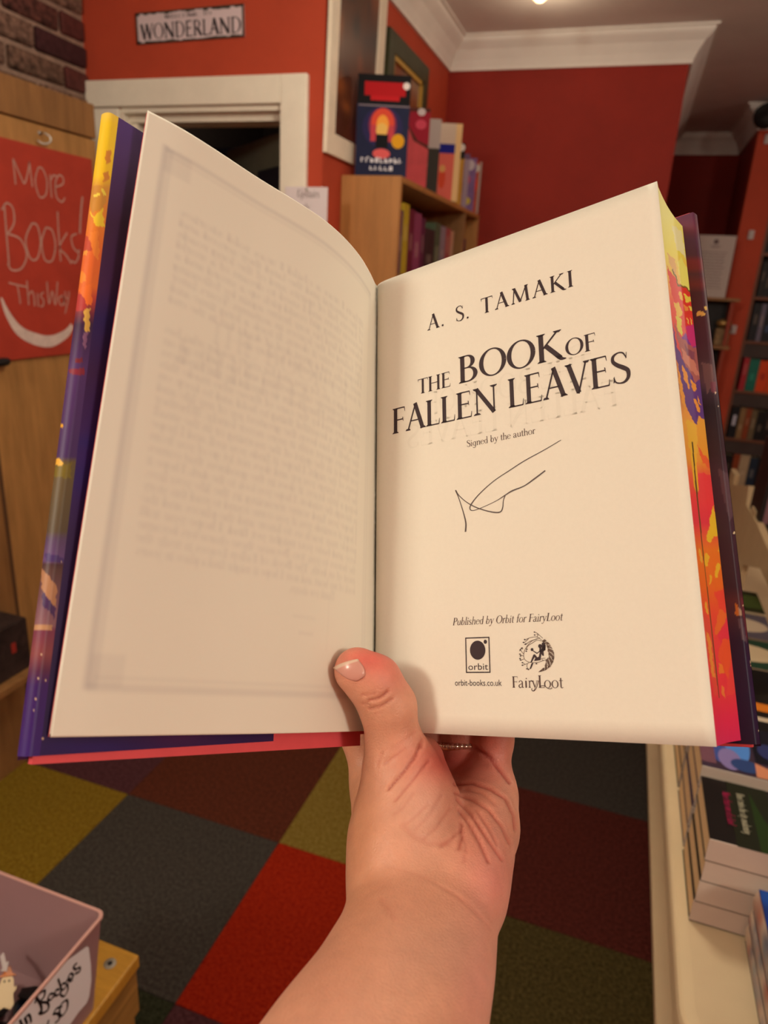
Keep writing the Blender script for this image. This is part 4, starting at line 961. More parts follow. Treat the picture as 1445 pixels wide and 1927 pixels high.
flat('web_lettering', [[(q[0], 2 * .2134 - q[1]) for q in p] for p in sans('orbit-books.co.uk', 44.1 * mm, 66.3 * mm, .2134, .0026)] , pg(.00022), M_TEXT, rp)
# publisher's badge: a framed box with a large and a small disc
bd = [rc(.0496, .0613, .1927, .1932), rc(.0496, .0613, .2075, .2080), rc(.0496, .0501, .1927, .2080), rc(.0608, .0613, .1927, .2080), ell(.0555, .1983, .0037, .0041, 32), ell(.0593, .1948, .0008, .0009, 14)]
bd += [[(q[0], 2 * .2067 - q[1]) for q in p] for p in sans('orbit', .0508, .0602, .2067, .0028)]
flat('publisher_badge', bd, pg(.00022), M_TEXT, rp)
def page_xy(px, py):
    v = ray(px, py); t = BP0 @ BN / (v @ BN); d = v * t - BP0
    return (float(d @ BR_), float(d @ BU))
def pxs(P, w, n=7):
    return spl([page_xy(*p) for p in P], w, n)
def c4(*P): return [(820 + x / 3.637, 800 + y / 3.637) for x, y in P]
sg_ = pxs(c4((893, 106), (780, 172), (640, 248), (540, 312), (430, 385), (330, 475), (275, 545), (270, 578), (295, 585), (360, 562), (450, 520), (510, 482), (560, 452), (640, 420), (710, 372), (786, 315)), [.00030, .0004, .00045, .00045, .0004, .0005, .0006, .0005, .00035, .0003, .0003, .0005, .0007, .0005, .0007, .0006])
sg_ += pxs(c4((510, 484), (498, 520), (494, 565), (480, 595), (440, 600), (370, 585), (300, 560), (240, 525), (190, 480), (168, 446), (190, 500), (220, 590), (240, 670), (238, 732)), [.0005, .0004, .0005, .0006, .0006, .0005, .0005, .0004, .0004, .0006, .0004, .0005, .0007, .0008])
flat('signature', sg_, pg(.00022), M_PEN, rp)
# bookshop badge: a bent tree as a crescent, a seated figure on its branch
def c9(*P): return [(960 + x / 11.115, 1170 + y / 11.115) for x, y in P]
W9 = .00022
lg = [[page_xy(*p) for p in c9(*poly)] for poly in (
    [(800, 430), (850, 380), (900, 420), (880, 500), (840, 470)], [(880, 420), (950, 470), (990, 520), (930, 600), (900, 520)], [(930, 560), (1010, 560), (1050, 650), (960, 700), (925, 640)],
    [(940, 690), (1060, 660), (1068, 780), (960, 800)], [(930, 780), (1065, 780), (1045, 880), (900, 900), (885, 840)], [(890, 880), (1040, 880), (980, 980), (850, 1010)], [(840, 990), (970, 985), (880, 1050), (735, 1080)],
    [(840, 480), (875, 520), (875, 600), (840, 640), (850, 740), (820, 740), (790, 690), (760, 640), (800, 600)], [(765, 640), (800, 640), (780, 830), (640, 850), (670, 780), (740, 760)], [(625, 715), (655, 705), (700, 760), (690, 800), (650, 770), (590, 880), (560, 885)],
    [(750, 560), (790, 560), (800, 650), (752, 650)], [(800, 470), (850, 450), (885, 520), (880, 620), (820, 660), (800, 600)],
    [(590, 890), (630, 890), (580, 1010), (545, 1020)], [(780, 640), (700, 700), (615, 640), (622, 625), (705, 675), (770, 620)])]
M_LOGO = M_TEXT2
tree = lg[:7]; fig = lg[7:]
fig += [[page_xy(*q) for q in c9(*[(cx_ + r_ * math.cos(t), cy_ + r_ * 1.1 * math.sin(t)) for t in np.linspace(0, 6.28, 14)[:-1]])] for cx_, cy_, r_ in ((765, 535, 40), (597, 607, 30))]
bark = []
tw_ = []
for P in ([(800, 410), (700, 345), (600, 350), (520, 370), (435, 410)], [(700, 340), (720, 280), (655, 240)], [(700, 385), (600, 420), (520, 500), (450, 600), (420, 720), (450, 820), (540, 870), (700, 880), (840, 840), (900, 820)], [(760, 360), (640, 400), (540, 440), (470, 500)],
          [(800, 430), (700, 410), (600, 470), (500, 540), (480, 620)], [(520, 380), (440, 450), (400, 450)], [(420, 700), (350, 620), (330, 640)], [(430, 800), (350, 830), (340, 780)], [(540, 880), (450, 920), (390, 930)], [(450, 915), (400, 880)], [(500, 910), (490, 960), (520, 1025)], [(420, 740), (360, 720), (335, 700)],
          [(840, 840), (800, 800), (880, 790)], [(820, 370), (730, 290), (690, 290)], [(480, 470), (430, 500)], [(400, 600), (390, 560), (350, 600)], [(690, 880), (690, 910)], [(870, 420), (960, 500), (1030, 640), (1060, 760), (1000, 920), (860, 1040), (740, 1080)]):
    tw_ += pxs(c9(*P), W9, 5)
for k in range(16):
    t0 = -.9 + k * .12; r0 = 300 + 8 * (k % 3)
    bark.append(k)
leaves = []
for x, y in ((645, 240), (650, 300), (440, 395), (415, 455), (455, 495), (350, 610), (375, 580), (340, 700), (355, 740), (345, 790), (360, 825), (395, 880), (395, 935), (485, 600), (475, 640), (490, 1010), (525, 1025), (690, 905), (1045, 800)):
    leaves.append([page_xy(*q) for q in c9((x - 22, y), (x, y - 16), (x + 24, y + 4), (x, y + 16))])
flat('figure_badge', fig + leaves, pg(.00024), M_TEXT, rp)
flat('tree_badge', tree + tw_, pg(.00022), mat('stippled brown ink', (0.20, 0.125, 0.09), .6, var=.85, scale=2600, col2='3a241c'), rp)
fl_ = [[(q[0], 2 * .2141 - q[1]) for q in p] for p in fit('Fa', .0709, .0763, .2141, .0046) + fit('ı', .0763, .0781, .2141, .0046) + fit('r', .0781, .0800, .2141, .0046) + fit('y', .0797, .0823, .2141, .0046) + fit('L', .0824, .0853, .2141, .0050) + fit('oot', .0849, .0931, .2141, .0048)]
fl_ += pxs(c9((770, 1385), (850, 1370), (950, 1430), (1015, 1430), (1020, 1405)), .0003) + pxs(c9((740, 1260), (700, 1400), (650, 1475), (600, 1460), (600, 1420)), .0003) + pxs(c9((470, 1215), (490, 1215)), .0005)
hat = []
for k in range(26):
    a_ = -1.15 + k * .085; r1_ = 255 + 30 * (k % 3); r2_ = r1_ + 55 + 20 * (k % 2)
    hat += pxs(c9((700 + r1_ * math.cos(a_), 690 + r1_ * 1.15 * math.sin(a_)), (700 + r2_ * math.cos(a_ + .1), 690 + r2_ * 1.15 * math.sin(a_ + .1))), .00013, 2)
flat('bark_marks', hat, pg(.00026), M_PAGE, rp)
flat('bookshop_lettering', fl_, pg(.00022), M_TEXT2, rp)
gh_ = []
for s, a, b, base, h in (('THE BOOK OF', 30, 112, 84, 12), ('FALLEN LEAVES', 20, 124, 99, 12)):
    gh_ += [[(2 * .072 - q[0], q[1]) for q in p] for p in line(s, a * mm, b * mm, base * mm, h * mm)]
flat('show_through', gh_, pg(.00014), mat('paper with faint show-through', (0.765, 0.712, 0.610), .75, spec=.15), rp)

# text block behind the title page, with its painted fore-edge
FE = np.array([(.1476, 0), (.1472, .004), (.1474, .012), (.1478, .019), (.1484, .025), (.1491, .030), (.1500, .0345), (.1508, .0385)])
tt = np.linspace(0, 1, 64); fs = np.r_[0, np.cumsum(np.hypot(*np.diff(FE, axis=0).T))]; fs /= fs[-1]
fr, fn = np.interp(tt, fs, FE[:, 0]), np.interp(tt, fs, FE[:, 1])
prof = [(.001, .0030), (.006, .0012), (.014, .0003)] + [(a - .0006, b + .0002) for a, b in zip(fr[::5], fn[::5])] + [(.150, .0383), (.003, .0383)]
MB().prism(prof, 2, .0006, H - .0006).build('text_block', mat('edge of the leaves', (0.66, 0.50, 0.36), .8, var=.1, scale=300), book)
U_ = np.linspace(0, H, 760)
G = np.stack(np.broadcast_arrays(fr[:, None], fn[:, None], (H - U_)[None, :]), -1)
px = bpx(*np.broadcast_arrays(fr[:, None], U_[None, :], fn[:, None]))
def a5(P): return [(1220 + x / 3.213, 400 + y / 3.213) for x, y in P]
def a6(P): return [(1220 + x / 3.213, 900 + y / 3.213) for x, y in P]
rs = np.random.RandomState(5)
nzx = sum(np.sin(px[..., 1] * f_ + rs.uniform(0, 6)) * a_ for f_, a_ in ((.31, .7), (.83, .4), (1.9, .2)))
nzy = sum(np.sin(px[..., 0] * f_ + px[..., 1] * .07 + rs.uniform(0, 6)) * a_ for f_, a_ in ((.23, 1.6), (.61, 1.0)))
pw = px + np.stack([nzx, nzy], -1)
ys = px[..., 1]
stops = [(330, 'dcd08c'), (400, 'e2d47e'), (470, 'e0cc50'), (520, 'd8a848'), (560, 'd4503c'), (640, 'cc4440'), (700, '8a4450'), (790, 'e09a3c'), (860, 'f0902e'), (885, 'e2603a'), (930, 'd83c3e'), (980, 'cc3444'), (1030, 'f07024'), (1100, 'f06424'), (1150, 'e04832'), (1230, 'd83a40'), (1300, 'd0363e'), (1350, 'cc2a4c'), (1410, 'bc2858')]
C = np.stack([np.interp(ys, [s[0] for s in stops], [lin(s[1])[k] for s in stops]) for k in range(3)], -1)
ART = [('ece46a', a5([(195, 300), (215, 250), (262, 330), (278, 455), (215, 430)])), ('f0e8a0', a5([(160, 60), (220, 90), (245, 260), (190, 200)])),
       ('c8a060', a5([(130, 230), (180, 260), (190, 380), (160, 330)])),
       ('c8342c', a5([(130, 300), (190, 400), (280, 460), (300, 600), (318, 800), (250, 760), (225, 640), (190, 600), (150, 440)])),
       ('6a5a20', a5([(165, 320), (200, 410), (280, 458), (278, 466), (196, 420), (160, 330)])),
       ('e0a83c', a5([(200, 460), (222, 470), (226, 520), (206, 510)])), ('ecc048', a5([(232, 478), (280, 492), (280, 520), (240, 522)])), ('e8843c', a5([(230, 540), (256, 545), (258, 575), (236, 570)])), ('f0c050', a5([(262, 548), (284, 552), (286, 580), (266, 578)])),
       ('e8b048', a5([(170, 520), (200, 530), (225, 600), (190, 620)])), ('c8c048', a5([(180, 612), (214, 618), (222, 735), (192, 690)])), ('f0b050', a5([(245, 620), (252, 620), (262, 665), (254, 660)])), ('f0b050', a5([(268, 625), (274, 625), (282, 675), (275, 668)])),
       ('b83070', a5([(240, 680), (290, 660), (322, 800), (260, 780)])), ('7a3a8a', a5([(215, 740), (240, 715), (275, 790), (320, 800), (320, 820), (240, 770)])),
       ('5a3a7c', a5([(158, 640), (190, 800), (235, 900), (300, 1010), (348, 985), (374, 1232), (350, 1243), (312, 1208), (308, 1262), (278, 1240), (240, 1150), (212, 1050), (200, 960), (176, 830)])),
       ('9a5a58', a5([(172, 650), (215, 745), (300, 806), (324, 810), (342, 980), (300, 1010), (265, 950), (228, 885), (188, 740)])), ('b87868', a5([(215, 800), (300, 900), (330, 980), (270, 940), (225, 870)])), ('7a4456', a5([(230, 780), (290, 830), (300, 890), (250, 840)])),
       ('e8943a', a5([(182, 870), (205, 960), (240, 1150), (262, 1250), (235, 1200), (205, 1080)])), ('e8903c', a5([(215, 900), (240, 930), (262, 1040), (255, 1050), (228, 990)])), ('e8903c', a5([(268, 990), (295, 1010), (306, 1060), (298, 1070), (275, 1040)])),
       ('e8903c', a5([(285, 1110), (310, 1130), (328, 1185), (322, 1195), (298, 1160)])), ('e8903c', a5([(308, 1095), (320, 1110), (330, 1150), (318, 1140)])), ('e8903c', a5([(345, 1140), (358, 1100), (362, 1130), (350, 1150)])), ('e8903c', a5([(358, 1195), (366, 1150), (372, 1200), (360, 1205)])),
       ('f4a834', a5([(240, 1240), (300, 1260), (310, 1400), (300, 1500), (255, 1400)])), ('e85c34', a5([(305, 1390), (380, 1490), (405, 1480), (410, 1560), (340, 1500)])), ('d83c40', a5([(300, 1560), (410, 1570), (425, 1700), (320, 1720)])),
       ('dca82c', a5([(255, 1330), (275, 1360), (292, 1400), (314, 1660), (300, 1690), (285, 1640)])), ('3c2c14', a5([(272, 1370), (280, 1370), (304, 1680), (298, 1690)])),
       ('ecb02c', a6([(405, 138), (380, 220), (375, 290), (355, 330), (365, 370), (385, 378), (400, 345), (435, 322), (468, 345), (455, 255), (412, 215)])), ('ecb02c', a6([(418, 138), (445, 170), (456, 240), (430, 200)])),
       ('f0a02c', a6([(440, 375), (452, 400), (448, 430), (430, 425), (432, 395)])), ('eca82c', a6([(432, 495), (442, 510), (425, 580), (408, 595), (412, 525)])), ('eca02c', a6([(375, 570), (390, 565), (385, 620), (374, 635)])), ('f0b02c', a6([(472, 495), (486, 495), (498, 555), (482, 550)])),
       ('e4a82c', a6([(350, 440), (375, 455), (365, 510), (350, 525), (340, 480)])), ('e0a03c', a6([(310, 400), (325, 420), (335, 500), (318, 480)])), ('e89c34', a6([(345, 730), (360, 750), (365, 810), (350, 800)])),
       ('e04434', a6([(400, 670), (470, 650), (520, 700), (530, 800), (440, 790), (420, 720)])), ('d03444', a6([(480, 820), (540, 800), (560, 960), (440, 990), (420, 920)])), ('f0642c', a6([(430, 780), (490, 800), (440, 900), (400, 940)])),
       ('e8502c', a6([(450, 960), (540, 960), (570, 1160), (480, 1200), (420, 1060)])), ('d8403c', a6([(500, 1080), (560, 1060), (590, 1260), (470, 1300)])), ('f0742c', a6([(425, 1100), (450, 1120), (466, 1150), (430, 1170)])), ('e87038', a6([(440, 1230), (460, 1260), (464, 1320), (446, 1300)])),
       ('cc4a3c', a6([(335, 800), (380, 840), (420, 1280), (400, 1300), (350, 1000)])), ('e08438', a6([(350, 900), (380, 960), (405, 1200), (385, 1180)]))]
for col_, poly in ART:
    C[in_poly(px if col_ in ('dca82c', '3c2c14') else pw, poly)] = lin(col_)
dl = seg_dist(px, *a6([(292, 0), (428, 1312)])); C[(dl < .9)] = lin('5a4420')
dl = seg_dist(px, *a5([(292, 1560), (326, 1927)])); C[(dl < .9)] = lin('5a4420')
C = np.clip(C * 1.45, 0, .95)
grid_mesh('painted_fore_edge', G, mat('painted fore-edge', (.5, .5, .5), .45, attr=True), book, C)

# left-hand leaves: a ruled sheet curling up from the gutter
TOPC = np.array([(0, 0, 0), (3.6, -.3, -11), (7.0, -.8, -24.8), (8.8, -1.3, -40.9), (8.3, -1.8, -57.5), (5.2, -2.3, -74), (.8, -2.9, -92.2), (-3.9, -3.7, -116.3), (-7.1, -4.1, -130), (-11.4, -4.5, -142.5)]) * mm
ls = np.r_[0, np.cumsum(np.linalg.norm(np.diff(TOPC, axis=0), axis=1))]; ls /= ls[-1]
BULGE = TOPC - np.outer(ls, TOPC[-1])
BE = np.array([-21.6, 229.2, -147.6]) * mm; B0 = np.array([0, .234, 0]); BOTC = B0 + np.outer(ls, BE - B0) + BULGE * .55
def smooth_interp(t, A):
    # Catmull-Rom through the measured profile
    t = np.clip(np.asarray(t, float), 0, 1); k = np.clip(np.searchsorted(ls, t, side='right') - 1, 0, len(ls) - 2)
    q = ((t - ls[k]) / (ls[k + 1] - ls[k]))[..., None]
    g = lambda i: A[np.clip(i, 0, len(A) - 1)]
    m0 = (g(k + 1) - g(k - 1)) / (ls[np.clip(k + 1, 0, len(ls) - 1)] - ls[np.clip(k - 1, 0, len(ls) - 1)])[..., None]
    m1 = (g(k + 2) - g(k)) / (ls[np.clip(k + 2, 0, len(ls) - 1)] - ls[np.clip(k, 0, len(ls) - 1)])[..., None]
    hh = (ls[k + 1] - ls[k])[..., None]
    return (2 * q ** 3 - 3 * q ** 2 + 1) * g(k) + (q ** 3 - 2 * q ** 2 + q) * m0 * hh + (-2 * q ** 3 + 3 * q ** 2) * g(k + 1) + (q ** 3 - q ** 2) * m1 * hh
def left_sheet(S, V, off=0.0, grow=1.0, shear=0.0):
    """S across (0 gutter..1), V down; off pushes the sheet back (towards -r); grow lets it stick out"""
    a = smooth_interp(S, TOPC) * 1.0; b = smooth_interp(S, BOTC)
    P = a[:, None] * (1 - V)[None, :, None] + b[:, None] * V[None, :, None]
    P = P.copy(); P[..., 0] -= off * np.minimum(1, S * 6)[:, None]; P[..., 2] -= (grow - 1) * .148 * S[:, None]; P[..., 1] += shear * S[:, None]
    P = np.concatenate([P[:1] + np.array([-.0003, 0, .0030]), P])
    return np.stack([P[..., 0], P[..., 2], H - P[..., 1]], -1)
NS, NV = 300, 460
S_ = np.linspace(0, 1, NS); V_ = np.linspace(0, 1, NV)
# letter printed on the other side of the leaf, showing through in reverse
D = np.zeros((NS, NV)); WS, HS = 148.0, 234.0
def splat(polys, amt):
    for p in polys:
        p = np.array(p); x0, y0 = p.min(0); x1, y1 = p.max(0)
        i0, i1 = int(x0 / WS * NS), int(x1 / WS * NS) + 1; j0, j1 = int(y0 / HS * NV), int(y1 / HS * NV) + 1
        ar = 0.5 * abs(np.dot(p[:, 0], np.roll(p[:, 1], -1)) - np.dot(p[:, 1], np.roll(p[:, 0], -1)))
        i0, j0 = max(i0, 0), max(j0, 0); i1, j1 = min(i1, NS - 1), min(j1, NV - 1)
        if i1 > i0 and j1 > j0: D[i0:i1, j0:j1] += amt * ar / ((i1 - i0) * (j1 - j0) * (WS / NS) * (HS / NV))
LET = ['When I was a child I was told stories', 'of the samurai and the land they served and', 'of forests full of spirits and of the long roads', 'between them and I used to dream of a world', 'where a young girl could pick up a sword and a', 'boy could find his way home again by following', 'the falling of the leaves in autumn. Years later', 'I began to write it down. It took a long time and', 'many drafts and a great deal of doubt but in the end', 'it was a world I wanted to stay in.',
       '', 'These pages are for you and for every reader who has', 'ever lost someone or something and has had to go on', 'without them. I have been so moved by the kindness', 'of readers and by the care of those who made this', 'book such a beautiful thing to hold and to keep on', 'the shelf. It has been the greatest joy of my life and', 'the hours spent with it were never lonely. Whether', 'you find it in the quiet of the morning or in the small', 'hours of the night, I hope it finds you well and I hope', 'the forest brings you joy and does not let go of you from', 'being a little brave, it does in the goodness that comes', 'in through the window. I hope you look to the dark. I hope it',
       'I hope you find some meaning in the life you live.', 'I hope it reminds you, if you come round to read this story', 'people may teach us to know and the places and the', 'love and hate you might yet find. I hope you will', 'the heroes to you, too. Because these characters became', 'most of us both. The Book of Fallen Leaves is truly the', 'book of my heart and now I hope it might find a place in yours.', 'Thank you always,']
y = 37.5; nL = len(LET)
for i, t in enumerate(LET):
    if t and t[:5] != 'Thank':
        P = fit(t, 19, (19 + 111 * (1 if i not in (9,) else .7)), 0, 3.3)
        splat([[(q[0], y - q[1]) for q in p] for p in P], .9)
    elif t: splat([[(q[0], y - q[1]) for q in p] for p in fit(t, 35, 63, 0, 3.3)], .9)
    y += 4.72 if t else 3.2
for s, a, b, yy_, h in (('THE BOOK OF', 30, 112, 84, 9), ('FALLEN LEAVES', 24, 124, 98, 10)):
    splat([[(a + b - q[0], yy_ - q[1]) for q in p] for p in fit(s, a, b, 0, h)], .32)
for x0, x1, y0, y1, am in ((8.5, 9.1, 13, 217, .5), (10.6, 11.6, 13, 217, .4), (136.5, 137.2, 12, 219, 1.0), (138.4, 140.4, 11, 219, 1.0), (9, 139, 11.5, 13.0, .8), (9, 137, 14.6, 15.2, .6), (9, 139, 217.6, 219.4, .7), (9, 137, 214.8, 215.4, .6), (128, 139, 12, 22, .35), (128, 139, 208, 218, .35), (48, 56, 193.6, 194.2, .7), (47, 60, 187.2, 187.7, .6), (38.5, 39, 178, 200, .3), (26, 31, 199, 201, .5)):
    splat([rc(x0, x1, y0, y1)], am)
ker = np.array([1, 2, 3, 2, 1.]) / 9
for _ in range(1):
    D = sum(k * np.roll(D, s, 0) for k, s in zip(ker, range(-2, 3))); D = sum(k * np.roll(D, s, 1) for k, s in zip(ker, range(-2, 3)))
base = np.array([0.80, 0.745, 0.64]); C = base * (1 - np.clip(D, 0, 1.2)[..., None] * np.array([.23, .24, .20]))
lpage = grid_mesh('left_leaf', left_sheet(S_, V_), M_PAGEL, book, np.concatenate([C[:1], C]))
md = lpage.modifiers.new('thickness', 'SOLIDIFY'); md.thickness = .0001; md.offset = -1
S2, V2 = np.linspace(0, 1, 40), np.linspace(0, 1, 12)
for k, (off, gr, shr) in enumerate(((.0004, 1.002, -.0008), (.0007, .998, .0002), (.0010, .999, .0000))):
    lf = grid_mesh('left_leaf', left_sheet(S2, V2, off, gr, shr), M_PAGE, book)
    md = lf.modifiers.new('thickness', 'SOLIDIFY'); md.thickness = .00012; md.offset = -1
# thin sprayed line along the free edge of those leaves
E1 = left_sheet(np.array([.999, 1.0]), V2, .0011, 1.0012); E2 = left_sheet(np.array([.999, 1.0]), V2, .0007, 1.0015)
grid_mesh('sprayed_leaf_edge', np.stack([E1[-1], E2[-1]], 0), mat('coral sprayed edge', (0.75, 0.12, 0.14), .6), book)

# case: two boards and a spine, coral cloth; jacket with flaps over it
def slab(name, q, th, m, parent, uv=(-.0065, .2395)):
    """q: outline in the (r, n) plane; extruded between the two heights"""
    return MB().prism(q, 2, H - uv[1], H - uv[0]).build(name, m, parent, bevel=.0005)
e0 = np.array([-.0035, -.0045]); e1 = np.array([-.0262, -.1500]); dd = (e1 - e0) / np.linalg.norm(e1 - e0); nn = np.array([dd[1], -dd[0]])   # nn points to -r
if nn[0] > 0: nn = -nn
e0i = e0
fbV = []
def fb(t, o, top):  # point on the front board
    p = e0 + dd * (t * np.linalg.norm(e1 - e0) - (.0018 * t if top else 0)) + nn * o
    return (p[0], p[1], H - (-.0035 - .0012 * t) if top else H - (.2405 - .0030 * t))
V = [fb(0, 0, 0), fb(1, 0, 0), fb(1, .003, 0), fb(0, .003, 0), fb(0, 0, 1), fb(1, 0, 1), fb(1, .003, 1), fb(0, .003, 1)]
mesh('front_board', V, [(0, 1, 2, 3), (7, 6, 5, 4), (0, 4, 5, 1), (1, 5, 6, 2), (2, 6, 7, 3), (3, 7, 4, 0)], M_CORAL, book)
slab('back_board', [(-.012, .0392), (.1548, .0392), (.1548, .0422), (-.012, .0422)], 0, M_CORAL, book, (-.0065, .2366))
slab('spine', [(-.0160, -.001), (-.0135, -.001), (-.0115, .012), (-.0115, .028), (-.0135, .0420), (-.0160, .0420), (-.0145, .028), (-.0145, .012)], 0, M_CORAL, book, (-.0055, .2366))
# gilt lettering line on the front pastedown, just under the leaves
random.seed(6)
gl = []
for i in range(12): 
    t = .42 + i * .018; a = fb(t, -.0003, 0); b = fb(t + random.uniform(.004, .012), -.0003, 0); z0 = a[2] + .0085 + random.uniform(-.0006, .0006)
    gl.append([(a[0], a[1], z0), (b[0], b[1], z0), (b[0], b[1], z0 + .0007), (a[0], a[1], z0 + .0007)])
mesh('gilt_lettering', [q for p in gl for q in p], [tuple(range(4 * i, 4 * i + 4)) for i in range(len(gl))], mat('gilt', (0.6, 0.36, 0.12), .3, metal=.8), book)
# jacket
M_JK = mat('dust jacket art', (.5, .5, .5), .48, attr=True, spec=.3)
M_JKP = mat('plum jacket', (0.055, 0.018, 0.075), .38, var=.2, scale=12)
def jcol(stops, y): return np.stack([np.interp(y, [s[0] for s in stops], [lin(s[1])[k] for s in stops]) for k in range(3)], -1)
# front flap, turned in over the board's inner face; the fold sits just outside the board edge
SD = np.concatenate([np.linspace(0, .0046, 22), np.linspace(.0049, .0080, 16), np.linspace(.0090, .100, 44)]); nt_ = len(SD)
LN = np.linalg.norm(e1 - e0)
Pf = []
for s in SD:
    pass                                    # distance from the fold
    if s < .0045:
        a = s / .0045 * math.pi / 2
        Pf.append((LN + .0035 - .0030 * (1 - math.cos(a)) - 0, -.0010 + .0040 * (1 - math.sin(a)) ** 1))
    else: Pf.append((LN + .0035 - s + .0015, -.0010))
Pf = np.array(Pf); Vv = np.linspace(0, 1, 420)
tb_ = Pf[:, 0] / LN
top = H - (-.0052 - .0004 * tb_); bot = H - (.2360 - .0010 * tb_)
X = e0[0] + dd[0] * Pf[:, 0] + nn[0] * Pf[:, 1]; Y = e0[1] + dd[1] * Pf[:, 0] + nn[1] * Pf[:, 1]
Z = top[:, None] * (1 - Vv)[None] + bot[:, None] * Vv[None]
sh_ = -.0020 * np.clip(tb_, 0, 1)[:, None] * (1 - Vv)[None]
X2 = X[:, None] + dd[0] * sh_; Y2 = Y[:, None] + dd[1] * sh_
G = np.stack([X2, Y2, Z], -1)
sd = np.broadcast_to(SD[:, None], Z.shape)
px = bpx(X2, H - Z, Y2)
ys = px[..., 1]
flap = jcol([(200, '4c2c78'), (300, '4a2464'), (420, '3e1440'), (540, '44184c'), (600, '2c1058'), (700, '3c1048'), (860, '3c1464'), (1000, '34124c'), (1200, '2c1044'), (1350, '280e44'), (1440, '2c1450')], ys)
strip = jcol([(200, 'f0d0a0'), (211, 'f0cc50'), (230, 'f2cc24'), (330, 'f4c824'), (352, 'd89838'), (380, 'e08c34'), (430, 'e8802c'), (480, 'e86c30'), (540, 'e8702c'), (560, 'c84838'), (590, '7a2c40'), (610, '3c1c44'), (690, '54306c'), (860, '4a2c64'), (869, '6a5838'), (1000, '5c4c38'), (1015, '5c4468'), (1055, '6a4a80'), (1062, '4c2c30'), (1075, '5c3c38'), (1140, '7a5060'), (1178, '8c6068'), (1186, '7a3450'), (1230, '8a4448'), (1262, '5a2448'), (1290, '3c1464'), (1430, '3a1a70')], ys)
q = px + np.stack([np.sin(ys * .13) * 1.5 + np.sin(ys * .41), np.zeros_like(ys)], -1)
isS = sd < .0066
C = np.where(isS[..., None], strip, flap)
def a4(P): return [(x / 2.41, 200 + y / 2.41) for x, y in P]
def a7(P): return [(20 + x / 3.503, 900 + y / 3.503) for x, y in P]
for col_, poly in [('d88a34', a4([(488, 200), (514, 195), (516, 250), (495, 262)])), ('d88a34', a4([(476, 300), (500, 290), (505, 330), (480, 345)])), ('d09038', a4([(415, 360), (470, 355), (492, 400), (480, 460), (430, 480), (410, 420)])), ('f0d850', a4([(430, 400), (458, 388), (465, 398), (436, 412)])), ('f0d850', a4([(474, 370), (488, 370), (488, 405), (476, 400)])),
                   ('f0cc34', a4([(420, 470), (440, 500), (480, 455), (480, 545), (440, 540)])), ('c84c34', a4([(378, 580), (415, 590), (425, 650), (380, 660)])), ('f08834', a4([(420, 570), (460, 560), (455, 700), (425, 660)])), ('f0a040', a4([(383, 655), (400, 652), (402, 672), (386, 674)])), ('f49030', a4([(360, 760), (385, 745), (400, 790), (370, 800)])),
                   ('f0742c', a4([(365, 830), (430, 800), (422, 900), (400, 900)])), ('b83838', a4([(350, 850), (380, 850), (400, 920), (345, 930)])), ('e0b050', a4([(392, 918), (420, 914), (410, 1020), (388, 1022)])), ('8a5a80', a4([(386, 1025), (408, 1022), (400, 1090), (388, 1100)])),
                   ('7a2030', a4([(350, 1145), (380, 1140), (385, 1160), (350, 1165)])), ('8a2438', a4([(318, 1195), (395, 1185), (385, 1220), (320, 1212)])), ('f0b030', a4([(272, 1432), (295, 1446), (285, 1458), (268, 1452)])), ('f0b840', a4([(252, 1598), (270, 1594), (292, 1622), (288, 1630), (250, 1626)])),
                   ('7a6820', a4([(250, 1640), (330, 1615), (325, 1690), (250, 1680)])), ('b4805c', a7([(210, 595), (240, 620), (310, 730), (300, 850), (275, 830), (200, 720)])), ('4a2a5c', a7([(215, 750), (240, 770), (295, 860), (290, 930), (260, 880), (210, 850)])), ('c09068', a7([(160, 968), (278, 970), (276, 1000), (158, 1000)])), ('4a3070', a7([(228, 490), (345, 520), (345, 552), (228, 556)]))]:
    C[in_poly(q, poly) & (isS | (px[..., 1] < 0))] = lin(col_)
for x, y_, r_ in ((204, 1163, 5), (182, 1322, 4), (205, 1326, 4), (230, 1332, 4), (166, 1456, 4), (152, 1532, 4), (138, 1550, 4), (210, 1712, 7), (265, 1740, 6), (338, 547, 4)):
    c_ = a7([(x, y_)])[0]; C[np.hypot(px[..., 0] - c_[0], (px[..., 1] - c_[1])) < r_ / 3.503 * 1.1] = lin('e0c0a0')
rs = np.random.RandomState(9)
for k in range(26):
    s0, y0 = rs.uniform(.007, .1), rs.uniform(230, 1430); w_ = np.exp(-(((sd - s0) / rs.uniform(.006, .02)) ** 2 + ((ys - y0) / rs.uniform(10, 40)) ** 2))[..., None] * .6 * (~isS[..., None])
    C = C * (1 - w_) + lin(['5a1c50', '2a1468', '4a1c3c', '3a2468', '241050'][rs.randint(5)]) * w_
grid_mesh('jacket_front_flap', G, M_JK, book, C)
# jacket outside: front panel, spine and back panel in one wrap
def fbo(t, o): p = e0 + dd * t * LN + nn * o; return (p[0], p[1])
wrap = [fbo(1 + .0033 / LN, .0030), fbo(1, .0040), fbo(.5, .0038), fbo(0, .0036), (-.0172, -.001), (-.0156, .010), (-.0153, .028), (-.0172, .0425), (-.010, .0434), (.08, .0434), (.1560, .0434), (.1570, .0430), (.1573, .0422)]
n_ = len(wrap); V = [(a, b, z) for z in (H - .2362, H + .0053) for a, b in wrap]
for k_ in (0, 1): a_, b_, z_ = V[n_ + k_]; V[n_ + k_] = (a_ - dd[0] * .0020, b_ - dd[1] * .0020, z_)
wr = mesh('jacket_wrap', V, [(i, i + 1, n_ + i + 1, n_ + i) for i in range(n_ - 1)], M_JKP, book, False)
